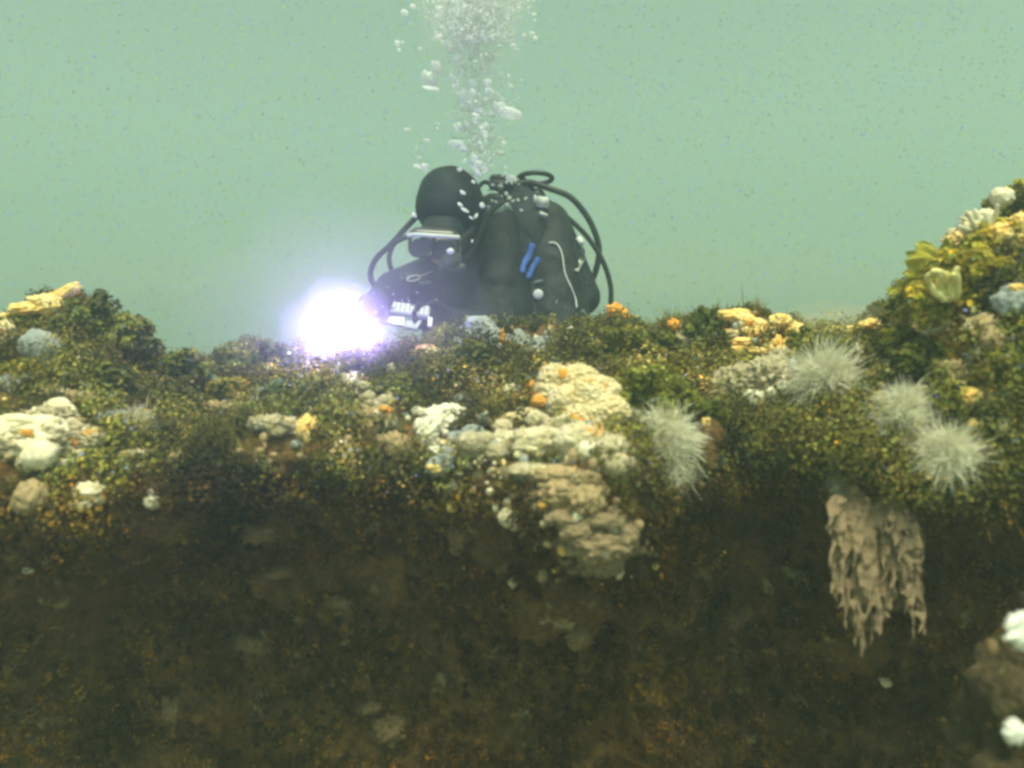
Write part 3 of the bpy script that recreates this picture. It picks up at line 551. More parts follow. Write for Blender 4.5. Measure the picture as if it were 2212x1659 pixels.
# --- orange and yellow crest sponge on the right, white ones, silt
colony('orange_sponge', 'bright orange sponge on the crest right of the diver', 'sponge', [(1575, 683, 28, 13, 8), (1610, 690, 22, 12, 10), (1595, 676, 26, 10)], M['orange_pale'], amp=.25, lift=.9)
colony('orange_sponge', 'peach and yellow sponge arch at the right end of the crest', 'sponge', [(1685, 695, 26, 18), (1712, 720, 26, 26, 30), (1738, 742, 26, 22), (1665, 712, 22, 20), (1640, 720, 26, 16)], M['orange_pale'], knob=.15, kf=3, lift=1.)
colony('sponge_cushion', 'white underside lump below the peach sponge arch', 'sponge', [(1745, 758, 22, 16), (1725, 768, 22, 12)], M['white_sponge'], lift=1.1)
colony('orange_sponge', 'dull orange streak under the crest sponges', 'sponge', [(1610, 740, 34, 10), (1650, 762, 44, 9, 10), (1590, 760, 22, 12)], M['orange_pale'], amp=.5, freq=3, lift=.5)
colony('orange_sponge', 'small orange knob on the crest above the tall tuft', 'sponge', [(1330, 672, 18, 16), (1345, 680, 14, 12)], M['orange'], amp=.4, lift=.4, y=1.72)
colony('orange_sponge', 'tiny orange knob left of the twin topped seaweed', 'sponge', [(1455, 700, 12, 12)], M['orange'], amp=.4, lift=.6, y=1.7)
colony('orange_sponge', 'orange flame shaped tuft below the diver', 'sponge', [(1130, 765, 10, 16), (1140, 780, 12, 10), (1085, 735, 6, 24)], M['orange'], amp=.5, freq=3, lift=.9)
colony('sponge_cushion', 'grey white fuzzy hump on the crest below the diver', 'sponge', [(1035, 705, 34, 22), (1060, 722, 24, 20), (1010, 718, 20, 18)], M['grey_sponge'], knob=.25, kf=4, lift=.8)
colony('sponge_cushion', 'grey fuzzy mat on the crest under the diver disc', 'sponge', [(1130, 745, 30, 14), (1180, 740, 34, 14), (1225, 745, 26, 12), (1160, 760, 36, 14)], M['grey_sponge'], knob=.3, kf=4.5, lift=.7)
colony('scallop', 'pink and orange rounded shell below the white instrument', 'shell', [(925, 765, 36, 20, 8), (905, 770, 22, 16)], M['pinkshell'], knob=.12, kf=3, lift=1.)
colony('sponge_cushion', 'white and peach sponge lit by the torch below it', 'sponge', [(745, 830, 20, 24), (790, 840, 24, 20), (765, 855, 20, 22), (770, 815, 20, 12)], M['white_sponge'], knob=.25, kf=3, lift=.8, patches=[(790, 822, 18, 8)])
colony('sponge_cushion', 'tan and orange lump between the torch and barnacle lump', 'sponge', [(780, 900, 34, 22), (830, 895, 26, 20, 30), (800, 925, 40, 20), (845, 915, 14, 24)], M['dull_sponge'], knob=.3, kf=4, lift=.7, patches=[(835, 885, 18, 10)])
shell('small bright shell on the right tip of the tan lump', 842, 925, 12, 20, 20, lift=2.4)
colony('sponge_cushion', 'cream lump on the reef top at the foot of the right mound', 'sponge', [(1995, 690, 28, 22), (2020, 700, 34, 26), (2008, 675, 26, 14)], M['white_sponge'], lift=1.1, knob=.15, kf=2.5, patches=[(2012, 680, 12, 14), (1985, 708, 18, 8)], patch_mat=M['orange_pale'])
colony('sponge_cushion', 'tan sponge shelf left of the cream lump', 'sponge', [(1900, 705, 55, 14), (1850, 715, 60, 12), (1950, 710, 38, 14), (1800, 728, 36, 9)], M['orange_pale'], amp=.35, freq=3, lift=.8)
colony('sponge_cushion', 'upright white and orange sponge on the reef shoulder', 'sponge', [(1852, 770, 14, 30), (1860, 800, 16, 22), (1845, 745, 9, 12)], M['white_sponge'], lift=1.1, patches=[(1855, 785, 8, 14)], patch_mat=M['orange_pale'])
colony('round_sponge', 'dim round sponge on the far right under the mound', 'sponge', [(2130, 705, 34, 28), (2145, 735, 28, 26)], M['dull_sponge'], lift=.9)
finger_tuft('finger_coral', 'pale yellow curled finger coral on the right mound', 'coral',
            [[(2045, 640), (2015, 620), (2002, 600), (2018, 590), (2036, 600)], [(2050, 645), (2030, 615), (2035, 590), (2010, 585)], [(2055, 645), (2048, 610), (2042, 585)], [(2062, 645), (2068, 615), (2064, 590), (2070, 575)],
             [(2045, 648), (2055, 625), (2050, 605), (2060, 592)], [(2040, 648), (2022, 632), (2008, 612)]], M['pale_fingers'], min(hit(a, b)[0].y for a in (2005, 2040, 2070) for b in (580, 610, 640))-.15, 8)
finger_tuft('finger_coral', 'pale white branching fingers on the upper edge of the right mound', 'coral',
            [[(2110, 500), (2090, 480), (2075, 470)], [(2115, 500), (2100, 480), (2085, 455)], [(2120, 495), (2112, 475), (2105, 450)], [(2125, 500), (2130, 475), (2128, 455)], [(2110, 505), (2088, 495), (2068, 488)], [(2135, 490), (2150, 465), (2155, 440)]], M['fluffbody'], hit(2120, 500)[0].y-.10, 6)
colony('sponge_cushion', 'pale rounded sponge near the top of the right mound', 'sponge', [(2105, 488, 32, 20), (2130, 470, 22, 18)], M['white_sponge'], knob=.3, kf=4, y=1.33, lift=.3)
colony('sponge_cushion', 'cream knob at the summit of the right mound', 'sponge', [(2165, 425, 24, 20)], M['white_sponge'], knob=.3, kf=4, y=1.36, lift=.3)
colony('orange_sponge', 'orange and cream sponge on the right mound beneath the pale fingers', 'sponge', [(2165, 505, 30, 22), (2195, 520, 26, 18), (2140, 515, 18, 12), (2205, 480, 16, 20)], M['orange_pale'], amp=.4, freq=3, y=1.3, lift=.3)
colony('scallop', 'ribbed grey shell at the right edge of the picture', 'shell', [(2185, 650, 40, 34, -20), (2195, 620, 22, 20)], M['grey_sponge'], knob=.15, kf=3, lift=.9, patches=[(2195, 625, 16, 12)], patch_mat=M['orange_pale'])
# little squirts among the right slope
sq = [(1560, 815, 12), (1590, 790, 13), (1612, 812, 18), (1650, 800, 16), (1640, 835, 15), (1668, 825, 12), (1575, 850, 20), (1625, 865, 24), (1665, 850, 14), (1600, 840, 12), (1690, 835, 14), (1700, 800, 12), (1540, 835, 10)]
sqw = ['top left one', 'second from the top left', 'pale blue', 'large upper', 'middle', 'small one right of the middle', 'broad lower left', 'broadest, lowest', 'lower right', 'tiny central', 'rightmost low', 'rightmost high', 'leftmost']
for k, (a, b, r_) in enumerate(sq):
    colony('sea_squirt', f'pale squirt, {sqw[k]} of the patch left of the grey anemone', 'sea squirt', [(a, b, r_, r_*1.05), (a+r_*.8, b-r_*.3, r_*.6, r_*.6), (a-r_*.6, b+r_*.7, r_*.7, r_*.5)], M['fluffbody' if k % 3 else 'grey_sponge'], 'sea squirts in a patch on the right slope', lift=.9, sub=3, amp=.2)

# --- left side
colony('lobed_sponge', 'large cream sponge slab at the left edge', 'sponge', [(40, 925, 75, 30), (100, 930, 46, 34), (20, 950, 60, 34), (75, 965, 50, 34), (120, 950, 34, 26)], M['white_sponge'], knob=.15, kf=2.5, lift=.8, sub=5, patches=[(150, 955, 18, 12), (60, 935, 20, 8)])
colony('round_sponge', 'smooth white ball sponge above the cream slab', 'sponge', [(128, 880, 28, 22), (145, 892, 22, 20)], M['white_sponge'], amp=.08, lift=1.)
colony('round_sponge', 'smaller white ball sponge topmost of the left group', 'sponge', [(140, 852, 22, 14, 15)], M['white_sponge'], amp=.1, lift=1.)
colony('round_sponge', 'oval white sponge right of the cream slab', 'sponge', [(172, 940, 30, 17, 4)], M['white_sponge'], amp=.08, lift=1.)
colony('round_sponge', 'small white sponge tip rightmost of the left group', 'sponge', [(205, 935, 18, 14)], M['white_sponge'], amp=.1, lift=1.)
colony('round_sponge', 'rounded white sponge at the bottom of the cream slab', 'sponge', [(85, 985, 40, 32, -20), (60, 1000, 24, 22)], M['white_sponge'], amp=.12, lift=1.1)
colony('round_sponge', 'orange brown crust beside the topmost white ball', 'sponge', [(185, 860, 30, 16), (110, 850, 28, 16, -20)], M['dull_sponge'], amp=.3, lift=.6)
colony('yellow_sponge', 'yellow and orange sponge shelf on top of the left mound', 'sponge', [(60, 668, 42, 14), (110, 662, 30, 22), (95, 650, 36, 14), (150, 628, 26, 12, -30), (25, 685, 30, 10)], M['orange_pale'], knob=.2, kf=3, lift=.7, amp=.3)
colony('flat_stone', 'flat blue grey stone leaning on the left mound', 'stone', [(90, 755, 52, 40, 20), (105, 775, 36, 34)], M['grey_sponge'], amp=.12, lift=.7, flat=.35)
colony('yellow_sponge', 'pale yellow sponge at the left edge beside the grey stone', 'sponge', [(10, 725, 26, 34)], M['yellow_sponge'], knob=.15, kf=4, lift=.7)
colony('sea_squirt', 'small pale knobs below the grey stone', 'sea squirt', [(95, 790, 14, 12), (115, 785, 12, 12)], M['white_sponge'], lift=1.2, sub=3)
puff('small feathery anemone on the dark slope left of centre', 298, 915, 40, 1000, 'small feathery anemones on the left half', rbody=.3)
colony('crust_clump', 'pale rounded lump in shade at the lower left edge', 'encrusting growth', [(65, 1075, 34, 40, 25)], M['dull_sponge'], lift=1.2, amp=.2)
colony('crust_clump', 'cream and tan cup shaped growth in shade on the left', 'encrusting growth', [(190, 1060, 34, 20), (205, 1078, 22, 14), (172, 1092, 24, 12), (165, 1070, 14, 16)], M['white_sponge'], lift=1.2, amp=.35)
colony('crust_clump', 'small bright twin lobed sponge hanging in the shade', 'sponge', [(328, 1085, 18, 16), (330, 1060, 14, 14), (358, 1048, 10, 10)], M['white_sponge'], lift=1.4, amp=.25)
colony('crust_clump', 'pale slanting finger above the two thin whiskers', 'sponge', [(378, 995, 16, 26, 25)], M['dull_sponge'], lift=1.2, amp=.2)
colony('round_sponge', 'cream knob beside the whiskers left of the torch beam', 'sponge', [(675, 905, 16, 18), (700, 930, 12, 12)], M['white_sponge'], lift=1., amp=.2)
bumps = [(345, 880, 14), (390, 870, 12), (510, 890, 24), (545, 900, 18), (560, 920, 14), (600, 900, 13), (735, 950, 12), (640, 960, 12), (460, 880, 18), (650, 985, 10), (560, 850, 18), (510, 830, 20), (620, 790, 10), (470, 930, 12)]
bw = ['beside the cream left group, highest', 'second to its right', 'tan one under the blue clump', 'tan one right of the former', 'lowest tan one', 'under the torch glow edge', 'above the barnacles at left', 'in shade under the whiskers', 'olive one in the dip', 'lowest in the shade', 'grey one in the blue light', 'greener one left of the blue light', 'tiny lit one by the blue clump', 'small one in the dark slope']
for k, (a, b, r_) in enumerate(bumps):
    colony('knob_sponge', f'small dull knob on the left slope, {bw[k]}', 'sponge', [(a, b, r_, r_*.8), (a+r_*.7, b+4, r_*.6, r_*.6)], M[['dull_sponge', 'grey_sponge', 'dull_sponge'][k % 3]], 'small knobs on the dark left slope', lift=.8, sub=3, amp=.35, freq=3)
# --- lower face, shaded
FY = min(hit(a, b)[0].y for a in (1800, 1850, 1900, 1950, 1990) for b in range(1080, 1420, 30))+.012
random.seed(23); fl = []
for k in range(105):
    u_ = random.random(); xt = 1800+185*u_; xe = 1792+200*u_+random.uniform(-8, 8)
    env = float(np.interp(xe, [1790, 1815, 1840, 1862, 1885, 1915, 1935, 1950, 1970, 1985, 2000], [1270, 1340, 1390, 1440, 1400, 1365, 1310, 1300, 1400, 1420, 1300]))
    ye = env-random.random()**1.5*220; ys_ = random.uniform(1070, max(1090, ye-110)); n_ = 4
    fl.append([(xt+(xe-xt)*q/n_+random.uniform(-10, 10), ys_+(ye-ys_)*q/n_) for q in range(n_+1)])
finger_tuft('finger_sponge', 'big brown sponge of drooping fingers hanging on the shaded right face', 'sponge', fl,
            M['fingers'], FY, 7, taper=.5, core=[(1850, 1110, 42, 70), (1920, 1115, 48, 70), (1960, 1150, 34, 60), (1930, 1270, 30, 50), (1845, 1210, 42, 70), (1900, 1220, 45, 75), (1955, 1210, 30, 70), (1860, 1300, 34, 60)])
colony('white_clam', 'small pale oval below the tip of the brown fingers', 'clam', [(1912, 1468, 13, 20, -25)], M['fluffbody'], lift=1.6, sub=3)
dims = [(600, 1235, 34, 14, 'flat dim patch in the shaded left middle'), (735, 1300, 30, 14, 'dim branching growth left of centre in shade'), (540, 1390, 44, 16, 'long dim patch low on the left'), (372, 1535, 20, 30, 'faint upright smudge near the bottom left'),
        (840, 1575, 36, 28, 'dim tan cushion near the bottom centre'), (800, 1530, 30, 14, 'thin dim crust above the bottom cushion'), (1515, 1235, 24, 14, 'small pale curl right of the hanging clump'), (1085, 1230, 14, 16, 'tiny dim lump under the white clam'),
        (1600, 965, 10, 9, 'single small cream dot right of the big anemone'), (2165, 920, 16, 18, 'peach knob at the far right above the ball anemone'), (2185, 945, 12, 16, 'lower peach knob beside its neighbour at far right'), (58, 1232, 12, 7, 'tiny pale speck on the dark left edge'),
        (1165, 1165, 12, 10, 'tiny pale knob left of the hanging clump'), (1690, 990, 12, 10, 'dim knob in the dark gap right of the big anemone'), (560, 1150, 40, 22, 'broad faint patch on the upper dark wall'), (1600, 1330, 30, 26, 'faint patch left of the brown fingers'), (1250, 1380, 22, 24, 'faint lump below the hanging clump')]
for k, (a, b, rx, ry, lb) in enumerate(dims):
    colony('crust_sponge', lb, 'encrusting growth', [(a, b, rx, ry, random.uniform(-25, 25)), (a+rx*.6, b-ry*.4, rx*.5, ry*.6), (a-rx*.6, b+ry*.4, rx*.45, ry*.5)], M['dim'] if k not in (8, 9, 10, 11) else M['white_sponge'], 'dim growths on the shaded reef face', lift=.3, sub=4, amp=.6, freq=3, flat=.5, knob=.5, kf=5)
# near boulder at the lower right, with white star shaped sponges
mb = MB(); c = P(2360, 1660, .86)
blob(mb, c, (.15, .12, .17), 5, .3, 2.2, seed=4, knob=.3, kf=4); blob(mb, c+Vector((.10, .06, .08)), (.14, .13, .15), 5, .25, 2.4, seed=9, knob=.2, kf=5)
bo = empty('boulder', c); tag(bo, 'brown weedy boulder close by at the lower right corner', 'boulder'); VBo = np.vstack(mb.v); mb.build('rock', M['darkrock'], bo)
sel = VBo[(VBo[:, 0] < c.x+.1)]; sel = sel[rng.choice(len(sel), 520)]; Cb = (sel[:, None]+rng.normal(size=(520, 14, 3))*.006).reshape(-1, 3); leaves('weed', M['turf'], Cb, rng.normal(size=Cb.shape), rng.uniform(.0015, .0032, len(Cb)), tint_of(len(Cb))*np.array([.65, .5, .4]), bo)
def star(label, dx, dy, y, R, n=7):
    mb = MB(); c = P(dx, dy, y); r_ = px(R, y); blob(mb, c, (r_*.75, r_*.3, r_*.8), 5, .6, 2.6, seed=dx, knob=.35, kf=3)
    for k in range(n):
        a = 2*math.pi*k/n+.3; ln = r_*random.uniform(.9, 1.25); e = c+Vector((math.cos(a)*ln, random.uniform(-.2, .2)*r_, math.sin(a)*ln))
        tube(mb, spline([c, c.lerp(e, .6)+Vector((0, -.1*r_, 0)), e], 4), lambda t: r_*.26*(1-t)**.8*(1+.3*math.sin(t*17+dx))+.0004, 8)
    return tag(mb.build('white_sponge', M['white']), label, 'sponge', 'bright white ragged sponges at the lower right')
star('larger bright white ragged sponge at the right picture edge', 2215, 1362, .70, 46, 8)
star('smaller bright white ragged sponge near the bottom right corner', 2192, 1580, .70, 30, 6)
colony('crust_sponge', 'dull tan knob left of the larger white ragged sponge', 'encrusting growth', [(2140, 1400, 14, 22)], M['dim'], y=.8, sub=3)

# turf over the reef: clumps of lobes
vis = np.zeros(G2.shape[:2], bool); vis[(cols > -350) & (cols < 2600)] = True
ii, jj = np.where(vis & (G2[..., 2] > -1.25) & (G2[..., 1] > .7)); ok = np.arange(len(ii))
nclump = 15500; pick = rng.choice(ok, nclump*2)
Cs, Ns, Rs, Ts = [], [], [], []
cnt = 0
EA = np.array([c[:] for c, _ in EXC]); ER = np.array([q*1.12 for _, q in EXC])
for q in pick:
    i, j = ii[q], jj[q]
    if G[i, j, 1] > lin(YC, cols[i])+.25 and rng.random() < .7: continue
    p = G2[i, j]; nr = NRM[i, j]
    if ((EA-p)**2).sum(1).min() < 0 or (np.linalg.norm((EA-p)*np.array([1, .6, 1]), axis=1) < ER).any(): continue
    dens = noise.noise(Vector(p*6.5+11)); top = nr[2] > .1 or p[2] > -.34
    if dens < (-.45 if top else -.2): continue
    if cnt >= nclump: break
    cnt += 1
    h = rng.uniform(.007, .034)*(1+max(dens, 0)) if top else rng.uniform(.006, .016); h = min(h, .016) if G[i, j, 1] > lin(YC, cols[i])-.12 else h; n_ = int(rng.integers(30, 60)*(.6+(h/.022)**1.4)) if top else int(rng.integers(16, 36))
    d = rng.normal(size=(n_, 3)); d /= np.linalg.norm(d, axis=1, keepdims=True); rr = rng.uniform(.25, 1, (n_, 1))**.6
    grow = nr*.6+np.array([0, -.1, .6]); grow /= np.linalg.norm(grow)
    Cs.append(p+grow*h*.7+d*rr*h*np.array([1.1, 1.1, 1.25])); Ns.append(d+grow*.3+rng.normal(size=(n_, 3))*.4)
    Rs.append(rng.uniform(.0018, .0040, n_)); t = tint_of(n_)*(.35+1.9*rng.random()**1.9)*(1+1.1*noise.noise(Vector(p*5+3)))*np.array([1+.25*noise.noise(Vector(p*4)), 1, 1])
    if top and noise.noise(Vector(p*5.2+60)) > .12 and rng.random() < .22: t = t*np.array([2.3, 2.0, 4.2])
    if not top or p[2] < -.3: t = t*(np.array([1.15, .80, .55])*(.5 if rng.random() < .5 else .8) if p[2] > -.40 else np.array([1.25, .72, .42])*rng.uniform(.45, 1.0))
    Ts.append(t)
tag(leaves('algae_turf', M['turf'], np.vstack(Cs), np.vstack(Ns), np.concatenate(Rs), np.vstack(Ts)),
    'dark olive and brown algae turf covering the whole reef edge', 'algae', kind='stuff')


# fine hair like hydroids and weed in patches over the rock
ns = 30000; pk = rng.choice(ok, ns*3); P0 = []; D0 = []; T0 = []
for q in pk:
    if len(P0) >= ns: break
    i, j = ii[q], jj[q]; p = G2[i, j]; f_ = noise.noise(Vector(p*7.5+31))
    if f_ < .08 or (G[i, j, 1] > lin(YC, cols[i])+.2): continue
    if (np.linalg.norm(EA-p, axis=1) < ER*.9).any(): continue
    hh = .010+.030*max(f_, 0); d = NRM[i, j]+np.array([0, -.1, .5]); 
    for _ in range(3): P0.append(p+rng.normal(size=3)*.004); D0.append((d+rng.normal(size=3)*.45)*hh); T0.append((1.0, .95, .9) if f_ < .26 else ((2.4, 2.1, 4.0) if noise.noise(Vector(p*5-9)) > .05 else (1.9, 1.2, 1.0)))
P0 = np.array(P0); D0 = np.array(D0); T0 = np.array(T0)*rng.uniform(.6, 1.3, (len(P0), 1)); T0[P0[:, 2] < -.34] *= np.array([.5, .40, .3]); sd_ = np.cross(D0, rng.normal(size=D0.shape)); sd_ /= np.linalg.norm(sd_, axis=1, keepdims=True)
w0 = .0009; bend = rng.normal(size=D0.shape)*.004
vs = np.stack([P0-sd_*w0, P0+sd_*w0, P0+D0*.55+bend+sd_*w0, P0+D0*.55+bend-sd_*w0, P0+D0+bend*2.2], 1).reshape(-1, 3); m_ = len(P0)
me = bpy.data.meshes.new('hydroid_fuzz'); F = np.concatenate([(np.arange(m_)[:, None]*5+np.array(f)[None]) for f in ((0, 1, 2), (0, 2, 3), (3, 2, 4))])
me.vertices.add(len(vs)); me.vertices.foreach_set('co', vs.ravel()); me.loops.add(F.size); me.loops.foreach_set('vertex_index', F.ravel()); me.polygons.add(len(F)); me.polygons.foreach_set('loop_start', np.arange(0, F.size, 3)); me.polygons.foreach_set('loop_total', np.full(len(F), 3)); me.update(calc_edges=True); me.materials.append(M['turf'])
ca = me.color_attributes.new('tint', 'FLOAT_COLOR', 'POINT'); cc = np.ones((m_, 5, 4)); cc[..., :3] = T0[:, None, :]; ca.data.foreach_set('color', cc.ravel())
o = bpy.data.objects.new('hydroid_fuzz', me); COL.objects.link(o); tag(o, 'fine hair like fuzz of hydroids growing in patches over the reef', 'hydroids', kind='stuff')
# barnacle and tube crust between the sponges: small pale lumps nobody could count
regs = [(1130, 960, 190, 90, 150), (800, 890, 110, 70, 60), (560, 880, 160, 70, 70), (1640, 830, 140, 70, 90), (1930, 780, 180, 90, 60), (120, 930, 140, 90, 50), (1200, 740, 140, 25, 60), (1600, 720, 140, 30, 50),
        (2120, 560, 90, 110, 60), (1280, 1180, 120, 70, 70), (1000, 900, 60, 60, 30), (700, 800, 90, 30, 50), (430, 1000, 300, 60, 40), (1150, 1060, 160, 60, 60), (1900, 940, 120, 60, 40)]
mb = MB(); V1, F1 = ico(2)
for cx, cy, wx, wy, nn in regs:
    for k in range(nn):
        a, b = random.gauss(cx, wx*.55), random.gauss(cy, wy*.55); l, nr, ok = hit(a, b)
        if not ok or l.y > 2.1: continue
        r_ = random.choice((.002, .003, .0035, .005, .008))*random.uniform(.7, 1.3); q = rng.normal(size=3)*.35
        V = V1*(1+.35*np.array([fb(p+q, 2, k) for p in V1]))[:, None]*np.array([r_, r_*.9, r_*random.uniform(.6, 1.6)])
        mb.add(V+np.array(l+nr*r_*.8+Vector((0, -.006, .006))), F1, random.choice((0, 0, 1, 1, 2, 3, 4)))
tag(mb.build('barnacle_crust', [M['white_sponge'], M['dull_sponge'], M['grey_sponge'], M['orange_pale'], M['yellow_sponge']], loc=(0, 1.4, -.2)), 'scattered tiny barnacles and tube crust between the sponges', 'barnacles', kind='stuff')
# --- thin white bristles
bristles('three short white whiskers stacked under the torch on the left', [[(628, 922), (640, 918), (648, 915)], [(625, 936), (640, 934), (655, 937)], [(640, 943), (648, 942), (658, 944)]])
bristles('pair of long white whiskers on the dark left slope', [[(358, 1026), (375, 1022), (392, 1024)], [(375, 1012), (392, 1018), (404, 1032)]])
bristles('fan of short white whiskers above the large yellow sponge', [[(1196, 782), (1204, 774), (1210, 768)], [(1203, 784), (1212, 782), (1220, 780)], [(1190, 777), (1196, 771)]])
bristles('white whiskers on the dark hollow under the peach sponge', [[(1704, 787), (1712, 786), (1718, 790)], [(1706, 800), (1716, 796), (1722, 790)], [(1700, 806), (1704, 798)], [(1712, 776), (1722, 774)]])
bristles('two white whiskers left of the grey hump below the diver', [[(964, 712), (970, 722), (974, 730)], [(985, 712), (987, 720)]], y=1.75)

# ------------------------------------------------------------------ the diver
BASE = P(1090, 900, 2.4); person = empty('person', BASE)
tag(person, 'diver in a black suit and hood leaning over the reef behind its crest', 'person')
TOR0 = P(740, 712, 1.72)
mb = MB(); Hc = Z(845, 362, 2.2)
S = 1.0
V_, F_ = ico(4)
def ell(c, r, rot=None):
    v = V_*np.array(r); 
    if rot: v = v@np.array(rot.to_matrix()).T
    mb.add(v+np.array(c), F_)
ell(Hc, (.092, .105, .108)); ell(Z(800, 600, 2.15), (.068, .075, .072)); ell(Z(820, 740, 2.14), (.045, .05, .045))   # skull, face, jaw
ell(Z(775, 650, 2.07), (.014, .022, .022))                                                                            # nose
capsule(mb, Z(930, 480, 2.28), .07, Z(1080, 640, 2.38), .085)
capsule(mb, Z(1120, 640, 2.42), .15, Z(1250, 1200, 2.42), .19); capsule(mb, Z(1400, 600, 2.46), .15, Z(1450, 1250, 2.45), .18)
capsule(mb, Z(1250, 1200, 2.42), .18, Z(1300, 1900, 2.5), .16)
capsule(mb, Z(800, 900, 2.36), .085, Z(1500, 560, 2.5), .10)                                 # shoulders
capsule(mb, Z(800, 900, 2.36), .085, Z(430, 1000, 2.22), .060); capsule(mb, Z(430, 1000, 2.22), .057, Z(285, 1110, 1.93), .036)     # his right arm
capsule(mb, Z(1600, 600, 2.5), .085, Z(1840, 1050, 2.46), .062); capsule(mb, Z(1840, 1050, 2.46), .06, Z(1500, 1330, 2.25), .045)   # his left upper arm
capsule(mb, Z(1500, 1330, 2.25), .043, Z(900, 1220, 2.08), .034)
capsule(mb, Z(900, 1000, 2.36), .13, Z(1000, 1400, 2.38), .15)
def hand(w0, w1, curl, spread, thumb):
    """palm from w0 to w1 and five bent fingers"""
    d = (w1-w0).normalized(); s = spread.normalized(); cu = curl.normalized()
    capsule(mb, w0-s*.014, .018, w1-s*.026, .014); capsule(mb, w0+s*.014, .018, w1+s*.026, .014); capsule(mb, w0, .02, w1, .017)
    for k, ln in enumerate((.034, .042, .044, .038)):
        o = w1+s*(-.030+.020*k); a = o+d*ln*.8+cu*.008; b = a+d*ln*.45+cu*ln*.6; c = b-d*ln*.12+cu*ln*.5
        capsule(mb, o, .0105, a, .0098, 10); capsule(mb, a, .0098, b, .009, 10); capsule(mb, b, .009, c, .0082, 10)
    a = w0+thumb.normalized()*.03+d*.02; b = a+(thumb.normalized()*.5+d).normalized()*.032; c = b+(d+cu).normalized()*.024
    capsule(mb, w0, .014, a, .013, 10); capsule(mb, a, .013, b, .011, 10); capsule(mb, b, .011, c, .0095, 10)
TOR = P(740, 712, 1.72)
hand(Z(275, 1120, 1.90), Z(205, 1170, 1.85), Vector((-.3, -1, -.3)), Vector((.3, -.2, 1)), Vector((.1, -.6, .9)))
hand(Z(860, 1210, 2.07), Z(745, 1200, 2.04), Vector((-.2, -1, 0)), Vector((.05, .1, 1)), Vector((0, -.5, 1)))
VB, FB = fuse(mb, .0065, 6)
VB = np.array([p+np.array([0, -1, .2])*(.007*(abs(noise.noise(Vector((p[0]*9, p[1]*9, p[2]*26+p[0]*14))))-.2) if np.linalg.norm(p-np.array(Hc)) > .15 and abs(p[0]-TOR0.x) > .09 else 0) for p in VB])
bm_ = MB(); bm_.add(VB, FB)
fc = Z(800, 680, 2.1)
body = bm_.build('body', [M['suit'], M['skin']], person)
for p in body.data.polygons:
    c = p.center+Vector(BASE)
    e = Vector(((c.x-fc.x)/.052, (c.y-fc.y)/.085, (c.z-fc.z)/.05))
    if e.length < 1: p.material_index = 1
# hood: a shell round the skull
mb = MB(); blob(mb, Hc+Vector((0, .004, .004)), (.100, .113, .110), 5, .03, 2, seed=3)
capsule(mb, Z(880, 420, 2.26), .088, Z(1000, 620, 2.34), .095)
Vh, Fh = fuse(mb, .006, 5); h = MB(); h.add(Vh, Fh); h.build('hood', M['suit'], person)
# buoyancy vest: padded panels over the chest
mb = MB(); capsule(mb, Z(1180, 520, 2.36), .085, Z(1180, 1250, 2.28), .13); capsule(mb, Z(1560, 520, 2.42), .085, Z(1640, 1300, 2.34), .12); capsule(mb, Z(1350, 380, 2.50), .08, Z(1400, 900, 2.55), .15)
Vh, Fh = fuse(mb, .008, 5); Vh = np.array([p+np.array([0, 1, .3])*.012*fb(p, 9, 2) for p in Vh]); h = MB(); h.add(Vh, Fh); vest = h.build('buoyancy_vest', M['vest'], person)
vbv = BVHTree.FromPolygons([tuple(p) for p in np.vstack([Vh, VB])], list(Fh)+[tuple(i+len(Vh) for i in f) for f in FB])
def on(zx, zy, off=.006, default=2.25):
    d = raydir(727.7+zx*.2879, 339.6+zy*.2879).normalized(); l, nr, i, t = vbv.ray_cast(Vector((0, 0, 0)), d)
    return (l if l is not None else Z(zx, zy, default))-d*off
def strap(pts, wz, mat, name, parent=None, thk=.003, label=None):
    m_ = MB(); pp = spline([on(*p) for p in pts], 5); ribbon(m_, pp, wz*.2879*2.3/FD, thk, (0, -1, .2)); o = m_.build(name, mat, parent or person)
    if label: o['label'] = label
    return o
strap([(1470, 650), (1440, 740), (1400, 800), (1388, 865)], 46, M['bluestrap'], 'strap', vest, label='blue webbing strap')
strap([(1515, 755), (1470, 830), (1430, 910)], 40, M['bluestrap'], 'strap', vest, label='blue webbing strap')
strap([(1030, 570), (1070, 500), (1120, 430), (1200, 395), (1310, 380)], 56, M['greystrap'], 'shoulder_strap', vest)
strap([(1810, 600), (1845, 660), (1840, 760), (1795, 850)], 40, M['whitestrap'], 'strap', vest, label='pale curved strap on the shoulder')
strap([(610, 945), (660, 940), (705, 932)], 24, M['greystrap'], 'strap', vest)
strap([(1480, 940), (1540, 925)], 16, M['greystrap'], 'strap', vest)
strap([(1840, 1150), (1880, 1210), (1930, 1290)], 30, M['greystrap'], 'strap', vest)
m_ = MB(); tube(m_, spline([on(*p, .008) for p in [(1590, 640), (1650, 650), (1690, 730), (1712, 870), (1760, 980), (1790, 1060), (1800, 1130)]], 8), .0026, 7); o = m_.build('inflator_cord', M['whitestrap'], vest)
m_ = MB(); c = on(1510, 1030, .006); n_ = 28; dn = -raydir(1160, 636).normalized(); u = dn.orthogonal().normalized(); v = dn.cross(u); R_ = .0158
prof = [(0, .007), (.5, .007), (.85, .0055), (1, .003), (1, -.006)]
m_.add([(c+dn*z_+(u*math.cos(2*math.pi*k/n_)+v*math.sin(2*math.pi*k/n_))*max(r_, .001)*R_)[:] for r_, z_ in prof for k in range(n_)], [(i*n_+k, i*n_+(k+1) % n_, (i+1)*n_+(k+1) % n_, (i+1)*n_+k) for i in range(len(prof)-1) for k in range(n_)])
m_.build('dump_valve', M['whiteplastic'], vest)
